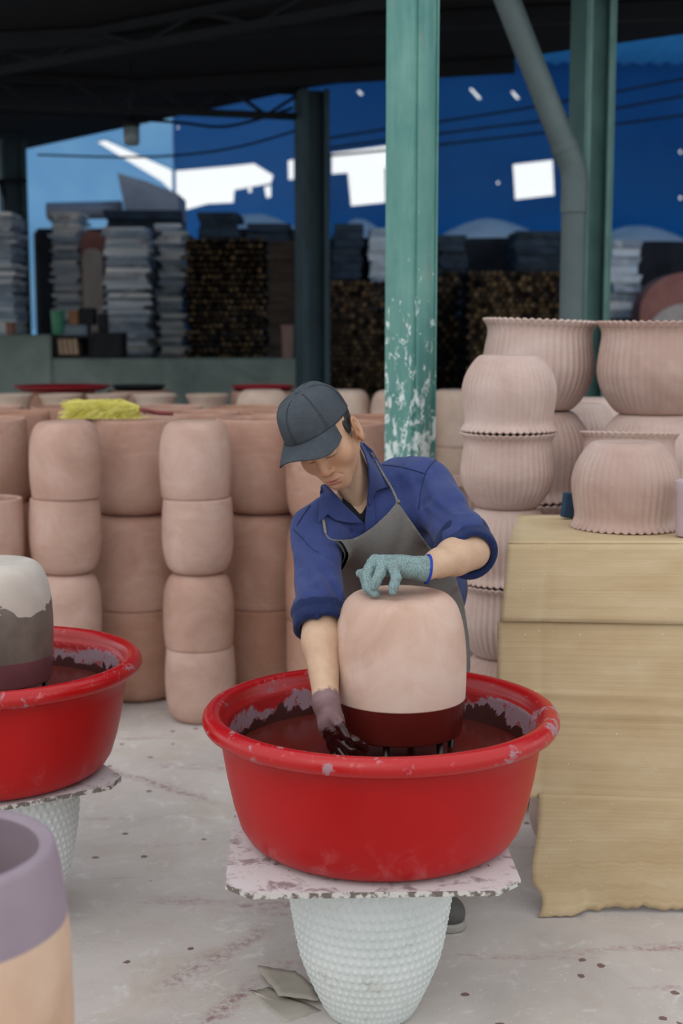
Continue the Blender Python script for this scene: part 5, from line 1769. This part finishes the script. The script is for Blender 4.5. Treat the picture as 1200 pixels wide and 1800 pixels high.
# arched kiln mouth in pale brick
def arch(px0, px1, ytop, ybot, Y, label, z0):
    a, b = at(px0, ybot, Y), at(px1, ybot, Y)
    zt = at(px0, ytop, Y).z
    w, h = b.x - a.x, zt - z0
    root = empty('kiln_door_arch', ((a.x + b.x) / 2, Y, z0)); tag(root, label, 'kiln door')
    pts_o = [(-w / 2, 0)] + [(-w / 2 * math.cos(t), h - w / 2 * 0.8 + w / 2 * 0.8 * math.sin(t)) for t in lsp(0, PI, 16)] + [(w / 2, 0)]
    def pl(name, s, y0, y1, mat):
        n = len(pts_o)
        v = [(x * s, y0, z * (s if z > 0 else 1)) for x, z in pts_o] + [(x * s, y1, z * (s if z > 0 else 1)) for x, z in pts_o]
        f = [tuple(range(n)), tuple(range(2 * n - 1, n - 1, -1))] + [(i, n + i, n + (i + 1) % n, (i + 1) % n) for i in range(n)]
        me = pyd(name, v, f); bm_ = bmesh.new(); bm_.from_mesh(me); bmesh.ops.recalc_face_normals(bm_, faces=bm_.faces); bm_.to_mesh(me); bm_.free()
        mesh_obj(name, me, mat, root, smooth=False)
    pl('arch_ring', 1.0, 0.0, 0.4, simple('pink_brick', '8A5C55', '9A6B62', 6, 0.9))
    pl('bricked_infill', 0.86, -0.02, 0.3, simple('plastered_brick', 'A39890', 'B5ABA4', 7, 0.9))
arch(146, 186, 405, 600, 13.3, 'pale bricked-up arch with a pink rim between slab stacks', PZ)
arch(1122, 1290, 478, 640, 13.55, 'broad dim kiln arch at the right picture edge', 0.0)

# firewood: thin sticks stacked end-on
M_wood = Mat('firewood')
_nz = M_wood.n('ShaderNodeNewGeometry'); _sp = M_wood.n('ShaderNodeSeparateXYZ'); M_wood.l(_nz.outputs['Normal'], _sp.inputs[0])
_end = M_wood.math('GREATER_THAN', M_wood.math('ABSOLUTE', _sp.outputs[1]), 0.75)
_ri = M_wood.n('ShaderNodeNewGeometry').outputs['Random Per Island']
_oi = M_wood.n('ShaderNodeObjectInfo').outputs['Random']
_rr = M_wood.math('FRACT', M_wood.math('ADD', _ri, M_wood.math('MULTIPLY', _oi, 7.3)))
_ec = M_wood.ramp(_rr, [(0.0, '1C1713'), (0.35, '332921'), (0.7, '53432F'), (1.0, '6E5A42')])
M_wood.base(M_wood.mix(_end, '201A15', _ec), 0.9, 0.15); M_wood = M_wood.m
def stick_geo(bm, c, r, L, n=7, rng=random):
    ph = rng.uniform(0, 6.28)
    rs = [r * rng.uniform(0.75, 1.08) for _ in range(n)]
    dx, dzz = rng.uniform(-.004, .004), rng.uniform(-.004, .004)
    dy = rng.uniform(-0.05, 0.05)
    A = [bm.verts.new((c[0] + rs[k] * math.cos(2 * PI * k / n + ph), c[1] + dy, c[2] + rs[k] * math.sin(2 * PI * k / n + ph))) for k in range(n)]
    B = [bm.verts.new((c[0] + dx + rs[k] * math.cos(2 * PI * k / n + ph), c[1] + dy + L, c[2] + dzz + rs[k] * math.sin(2 * PI * k / n + ph))) for k in range(n)]
    bm.faces.new(A); bm.faces.new(B[::-1])
    for k in range(n):
        bm.faces.new((A[k], B[k], B[(k + 1) % n], A[(k + 1) % n]))
ST = []
for s in range(8):
    bm = bmesh.new(); stick_geo(bm, (0, 0, 0), 0.0205, 0.9)
    me = bm_mesh(bm, 'firewood_stick'); me.materials.append(M_wood); ST.append(me)
wa, wb = at(326, 628, 12.0), at(466, 628, 12.0)
cols_, rows_ = 15, 20
wz = at(326, 416, 12.0).z
stepx = (wb.x - wa.x) / cols_; stepz = (wz - PZ) / rows_
k = 0
for j in range(rows_):
    for i in range(cols_):
        o = bpy.data.objects.new('firewood_stick', ST[random.randrange(8)]); C.objects.link(o)
        o.location = (wa.x + (i + 0.25 + 0.5 * (j % 2)) * stepx + random.uniform(-.004, .004), 12.0 + random.uniform(-.03, .03), PZ + 0.027 + j * stepz + random.uniform(-.004, .004) * (j > 0))
        o.rotation_euler = (0, random.uniform(0, 6.28), 0)
        tag(o, f'firewood stick, {nth(i + 1)} from the left, {nth(rows_ - j)} row from the top, left pile', 'firewood', 'firewood sticks in the left pile')
def wood_block(name, pxa, pxb, ytop, z0, Y, L, r, label, seed, rotz=0.0):
    rng = random.Random(seed)
    a, b = at(pxa, 600, Y), at(pxb, 600, Y)
    zt = at(pxa, ytop, Y).z
    bm = bmesh.new()
    w = b.x - a.x
    nx = max(1, int(w / (2 * r))); nz = int((zt - z0) / (1.8 * r))
    for j in range(nz):
        for i in range(nx):
            stick_geo(bm, (-w / 2 + (i + 0.25 + 0.5 * (j % 2)) * w / nx, 0, r + j * 1.8 * r), r * 1.04, L, 6, rng)
    me = bm_mesh(bm, name)
    o = mesh_obj(name, me, M_wood, smooth=False); o.location = ((a.x + b.x) / 2, Y, z0); o.rotation_euler = (0, 0, rotz)
    return tag(o, label, 'firewood', kind='stuff')
wood_block('firewood_pile', 574, 690, 486, 0.0, 12.1, 1.0, 0.026, 'dark pile of firewood sticks left of the green post', 3)
wood_block('firewood_pile', 822, 985, 474, 0.0, 12.3, 1.0, 0.026, 'dark pile of firewood sticks left of the drain pipe', 5)
wood_block('firewood_pile', 769, 811, 470, 0.0, 13.45, 0.6, 0.030, 'shaded firewood pile just right of the green post', 6)
# split planks stacked lengthwise beside the stick pile
M_plank = simple('dark_split_wood', '2E2824', '463B32', 5, 0.9)
pa, pb = at(470, 628, 12.05), at(522, 628, 12.05)
n_ = 26
zt = at(470, 424, 12.05).z
bm = bmesh.new(); box(bm, (0, 0.3, 0), (pb.x - pa.x, 0.6, (zt - PZ) / n_ * 0.92), None, 0.006)
me_pl = bm_mesh(bm, 'split_plank'); me_pl.materials.append(M_plank)
for i in range(n_):
    o = bpy.data.objects.new('split_plank', me_pl); C.objects.link(o)
    o.location = ((pa.x + pb.x) / 2 + random.uniform(-.02, .02), 12.05 + random.uniform(-.02, .02), PZ + (i + 0.5) * (zt - PZ) / n_)
    o.rotation_euler = (0, 0, random.uniform(-.04, .04))
    tag(o, (f'dark split plank, {nth(n_ - i)} from the top of the stack beside the firewood' if i < n_ - 1 else 'dark split plank, topmost of the stack beside the firewood'), 'plank', 'split planks beside the firewood')

# grey hopper and flue pipe above the slab stacks
def prism_xz(name, pts, Y, d, mat, label, cat):
    P = [at(x, y, Y) for x, y in pts]; n = len(P)
    c = P[0]
    v = [(p.x - c.x, 0, p.z - c.z) for p in P] + [(p.x - c.x, d, p.z - c.z) for p in P]
    f = [tuple(range(n)), tuple(range(2 * n - 1, n - 1, -1))] + [(i, n + i, n + (i + 1) % n, (i + 1) % n) for i in range(n)]
    me = pyd(name, v, f)
    bm_ = bmesh.new(); bm_.from_mesh(me); bmesh.ops.recalc_face_normals(bm_, faces=bm_.faces); bm_.to_mesh(me); bm_.free()
    o = mesh_obj(name, me, mat, smooth=False); o.location = (c.x, Y, c.z)
    return tag(o, label, cat)
M_galv = simple('dull_galvanised', '8C93A0', '9CA3AE', 4, 0.6, 0.4)
prism_xz('metal_chute', [(206, 304), (256, 318), (312, 340), (314, 402), (222, 402), (216, 350)], 15.0, 0.8, M_galv, 'grey sheet-metal chute sloping down beside the bright opening', 'chute')
kz = at(200, 402, 15.0).z
solid('kiln', (at(60, 402, 14.98).x, 14.9, 0), (at(326, 402, 14.98).x, 17.5, kz - 0.001), M_kiln, 'sooty kiln body below the grey chute', kind='thing', cat='kiln', bev=0.05)
fz = at(150, 362, 14.6)
bm = bmesh.new(); tube(bm, [(at(60, 362, 14.6).x - fz.x, 0.5, 0), (0.28, 0.5, 0.02)], 0.095, 16)
o = mesh_obj('flue_pipe', bm_mesh(bm, 'flue_pipe'), M_galv); o.location = (fz.x, 14.75, fz.z); tag(o, 'pale grey flue pipe lying above the narrow slab stack', 'pipe')

# boxes and odds and ends on the low wall
M_dbox = simple('dark_box', '17181B', '222226', 6, 0.8)
M_brn = simple('brown_card', '7C5A3E', '8A6747', 6, 0.85)
M_gbox = simple('blue_grey_box', '5A6872', '68767F', 6, 0.7)
M_beige = simple('bare_board', 'A58A72', 'B89C84', 6, 0.8)
def wbox(name, x0, x1, y0, y1, Y, d, mat, label, cat, lift=None):
    a, b = at(x0, y1, Y), at(x1, y0, Y)
    z0 = a.z if lift is None else lift
    bm = bmesh.new(); box(bm, (0, d / 2, (b.z - z0) / 2), (b.x - a.x, d, b.z - z0)); bevel_all(bm, 0.008, 1)
    o = mesh_obj(name, bm_mesh(bm, name), mat, smooth=False); o.location = ((a.x + b.x) / 2, Y, z0)
    return tag(o, label, cat), b.z
# open dark crate with leaning boards
ca, cb = at(97, 632, WY + 0.02), at(160, 590, WY + 0.02)
cr = empty('open_crate', ((ca.x + cb.x) / 2, WY + 0.02, pl_z)); tag(cr, 'dark open crate of leaning boards on the low wall', 'crate')
w, h = cb.x - ca.x, cb.z - pl_z
for nm, c, s in [('back_panel', (0, 0.29, h / 2), (w, 0.02, h)), ('bottom_panel', (0, 0.15, 0.01), (w, 0.28, 0.02)), ('top_panel', (0, 0.15, h - 0.01), (w, 0.28, 0.02)),
                 ('side_panel', (-w / 2 + 0.01, 0.15, h / 2), (0.02, 0.28, h - 0.04)), ('side_panel', (w / 2 - 0.01, 0.15, h / 2), (0.02, 0.28, h - 0.04))]:
    bm = bmesh.new(); box(bm, c, s); mesh_obj(nm, bm_mesh(bm, nm), M_dbox, cr, smooth=False)
for i in range(4):
    bm = bmesh.new(); box(bm, (0, 0.12, 0.070), (0.030, 0.20, 0.13))
    o = mesh_obj('small_board', bm_mesh(bm, 'small_board'), M_beige, smooth=False)
    o.location = (ca.x + 0.045 + i * 0.042, WY + 0.03, pl_z + 0.026); o.rotation_euler = (0, -0.10, 0)
    tag(o, ['pale leaning board, leftmost in the open crate', 'pale leaning board, second from left in the crate', 'pale leaning board, third from left in the crate', 'pale leaning board, rightmost in the open crate'][i], 'board', 'boards in the crate')
b1, zt1 = wbox('dark_carton', 162, 214, 584, 632, WY + 0.03, 0.28, M_dbox, 'dark carton right of the open crate', 'box', pl_z)
cz = pl_z + h + 0.0005
b2, zt2 = wbox('grey_carton', 112, 152, 571, 590, WY + 0.05, 0.22, M_gbox, 'blue-grey carton on top of the open crate', 'box', cz)
wbox('brown_carton', 121, 137, 545, 571, WY + 0.07, 0.15, M_brn, 'small brown carton on the blue-grey carton', 'box', zt2 + 0.0005)
wbox('black_carton', 139, 164, 541, 571, WY + 0.07, 0.18, M_dbox, 'black carton beside the small brown carton', 'box', zt2 + 0.0005)
ob, _ = wbox('black_board', 172, 187, 552, 583, WY + 0.08, 0.10, M_dbox, 'black board standing on the dark carton', 'board', zt1 + 0.0005)
def bucket(px0, px1, y0, y1, Y, mat, label, name='bucket', z0=None):
    a, b = at(px0, y1, Y), at(px1, y0, Y)
    zb = a.z if z0 is None else z0
    r, h = (b.x - a.x) / 2, b.z - zb
    me = lathe([(r * 0.4, 0), (r * 0.84, 0), (r * 0.86, 0.004), (r * 0.97, h * 0.93), (r * 1.03, h * 0.94), (r * 1.03, h), (r * 0.93, h), (r * 0.8, 0.02), (r * 0.3, 0.02)], 28, name)
    auto_smooth(me, 40)
    o = mesh_obj(name, me, mat, smooth=False); o.location = ((a.x + b.x) / 2, Y + r, zb)
    return tag(o, label, 'bucket' if name == 'bucket' else 'vase')
zst = at(50, 588, WY).z
bucket(88, 111, 546, 590, WY + 0.02, simple('green_plastic', '2E6E52', '3B7E60', 5, 0.4), 'green plastic bucket beside the far left column', z0=pl_z if False else zst)
bucket(8, 25, 566, 588, WY + 0.05, simple('clay_dark', '7A5A4A', '8A6855', 5, 0.9), 'small brown vase on the wall at the far left', 'clay_vase', zst)
bucket(494, 516, 571, 630, WY + 0.05, simple('clay_far', '7E655F', '8E746C', 5, 0.9), 'tall clay vase on the low wall beside the middle column', 'clay_vase', pl_z)

# red and black trays behind the back row
def tray(px, py, Y, r, mat, label):
    z = 3 * (BG_H + 0.0015)
    x = gx(px, Y, py)
    stack(ME_big, BG_H, 'clay_tub', x, Y, 3, 'x', G3, 'tall clay tub', 0.0, 'clay tub hidden under a far tray')
    for o in list(C.objects)[-1:]:
        o['label'] = 'clay tub hidden under a far tray'
    me = lathe([(0.02, 0), (r * 0.82, 0), (r * 0.86, 0.004), (r * 0.96, 0.022), (r, 0.024), (r, 0.032), (r * 0.95, 0.032), (r * 0.84, 0.012), (0.02, 0.010)], 48, 'tray')
    auto_smooth(me, 40)
    o = mesh_obj('tray', me, mat, smooth=False); o.location = (x, Y, z)
    tag(o, label, 'tray', 'trays behind the back row')
M_red_far = simple('red_plastic_far', '8E1622', '9C1C28', 4, 0.5)
tray(110, 690, 8.62, 0.30, M_red_far, 'red plastic tray seen edge-on behind the pots on the left')
tray(462, 686, 8.62, 0.20, M_red_far, 'red plastic tray rim left of the cap, far back')
tray(244, 690, 8.70, 0.17, M_dbox, 'black tray right of the far red tray')

# hanging lamp and cables
lx = at(231, 235, 10.0)
lamp = empty('hanging_lamp', lx); tag(lamp, 'grey glass jar lamp hanging under the dark roof', 'lamp')
me = lathe([(0.01, -0.085), (0.045, -0.08), (0.056, -0.065), (0.058, 0.03), (0.05, 0.045), (0.02, 0.05)], 24, 'glass_jar'); auto_smooth(me, 40)
mesh_obj('glass_jar', me, simple('frosted_grey_glass', '6C7C80', '7A8A8C', 5, 0.25, 0.5), lamp, smooth=False)
me = lathe([(0.02, 0.045), (0.06, 0.045), (0.06, 0.07), (0.03, 0.10), (0.012, 0.12)], 24, 'lamp_cap'); auto_smooth(me, 40)
mesh_obj('lamp_cap', me, M_dark_steel, lamp, smooth=False)
bm = bmesh.new(); tube(bm, [(0, 0, 0.11), (0, 0, 3.46 - lx.z)], 0.006, 6)
mesh_obj('cord', bm_mesh(bm, 'cord'), M_dark_steel, lamp)
def cable(pts, r, label):
    bm = bmesh.new(); P = [at(*p) for p in pts]; c = P[0]
    tube(bm, spline([p - c for p in P], 6), r, 6)
    o = mesh_obj('cable', bm_mesh(bm, 'cable'), M_dark_steel); o.location = c
    tag(o, label, 'cable', 'cables in the back shed')
cable([(565, 245, 14), (690, 225, 14), (830, 205, 14), (980, 180, 14), (1300, 120, 14)], 0.012, 'topmost dark cable crossing the blue sheets on the right')
cable([(565, 262, 14), (690, 245, 14), (850, 225, 14), (1000, 205, 14), (1300, 150, 14)], 0.012, 'second dark cable from the top on the blue sheets')
cable([(565, 275, 14), (700, 262, 14), (860, 244, 14), (1050, 222, 14), (1300, 190, 14)], 0.012, 'lowest dark cable crossing the blue sheets on the right')
cable([(-20, 200, 11.2), (120, 203, 11.2), (300, 214, 11.2), (400, 222, 11.2), (514, 190, 10.95)], 0.012, 'cable sagging from the middle column towards the lamp')
cable([(66, 272, 13.62), (250, 276, 12.8), (400, 262, 11.9), (545, 222, 10.95)], 0.010, 'low cable between the far left and middle columns')
br = at(18, 318, 13.3)
root = empty('cable_bracket', br); tag(root, 'black bracket with a hanging hook on the far left column', 'bracket')
bm = bmesh.new(); tube(bm, [(-0.16, 0, 0), (0.16, 0, 0)], 0.02, 8); mesh_obj('arm', bm_mesh(bm, 'arm'), M_dark_steel, root)
bm = bmesh.new(); tube(bm, [(-0.09, 0, 0), (-0.07, 0, -0.09), (-0.055, 0, -0.2)], [0.035, 0.03, 0.006], 8); mesh_obj('hook', bm_mesh(bm, 'hook'), M_dark_steel, root)

# thin smoke hanging in the back shed
def haze(name, lo, hi, dens, col, label):
    bm = bmesh.new(); box(bm, [(a + b) / 2 for a, b in zip(lo, hi)], [b - a for a, b in zip(lo, hi)])
    m = bpy.data.materials.new(name); m.use_nodes = True
    nt = m.node_tree; nt.nodes.remove(nt.nodes['Principled BSDF'])
    vs = nt.nodes.new('ShaderNodeVolumeScatter'); vs.inputs['Color'].default_value = lin(col); vs.inputs['Density'].default_value = dens
    vs.inputs['Anisotropy'].default_value = 0.3
    nt.links.new(vs.outputs[0], nt.nodes['Material Output'].inputs['Volume'])
    o = mesh_obj('smoke_haze', bm_mesh(bm, 'smoke_haze'), m, smooth=False)
    tag(o, label, 'smoke', kind='stuff')
haze('smoke', (-11.8, 16.2, 3.25), (9.9, 23.8, 5.9), 0.026, 'D5E4F2', 'thin blue smoke hanging in the back shed')
haze('dense_smoke', (-9.5, 18.6, 1.6), (-2.6, 23.6, 3.2), 0.09, 'E4EDF6', 'pale smoke drifting behind the slab stacks on the left')
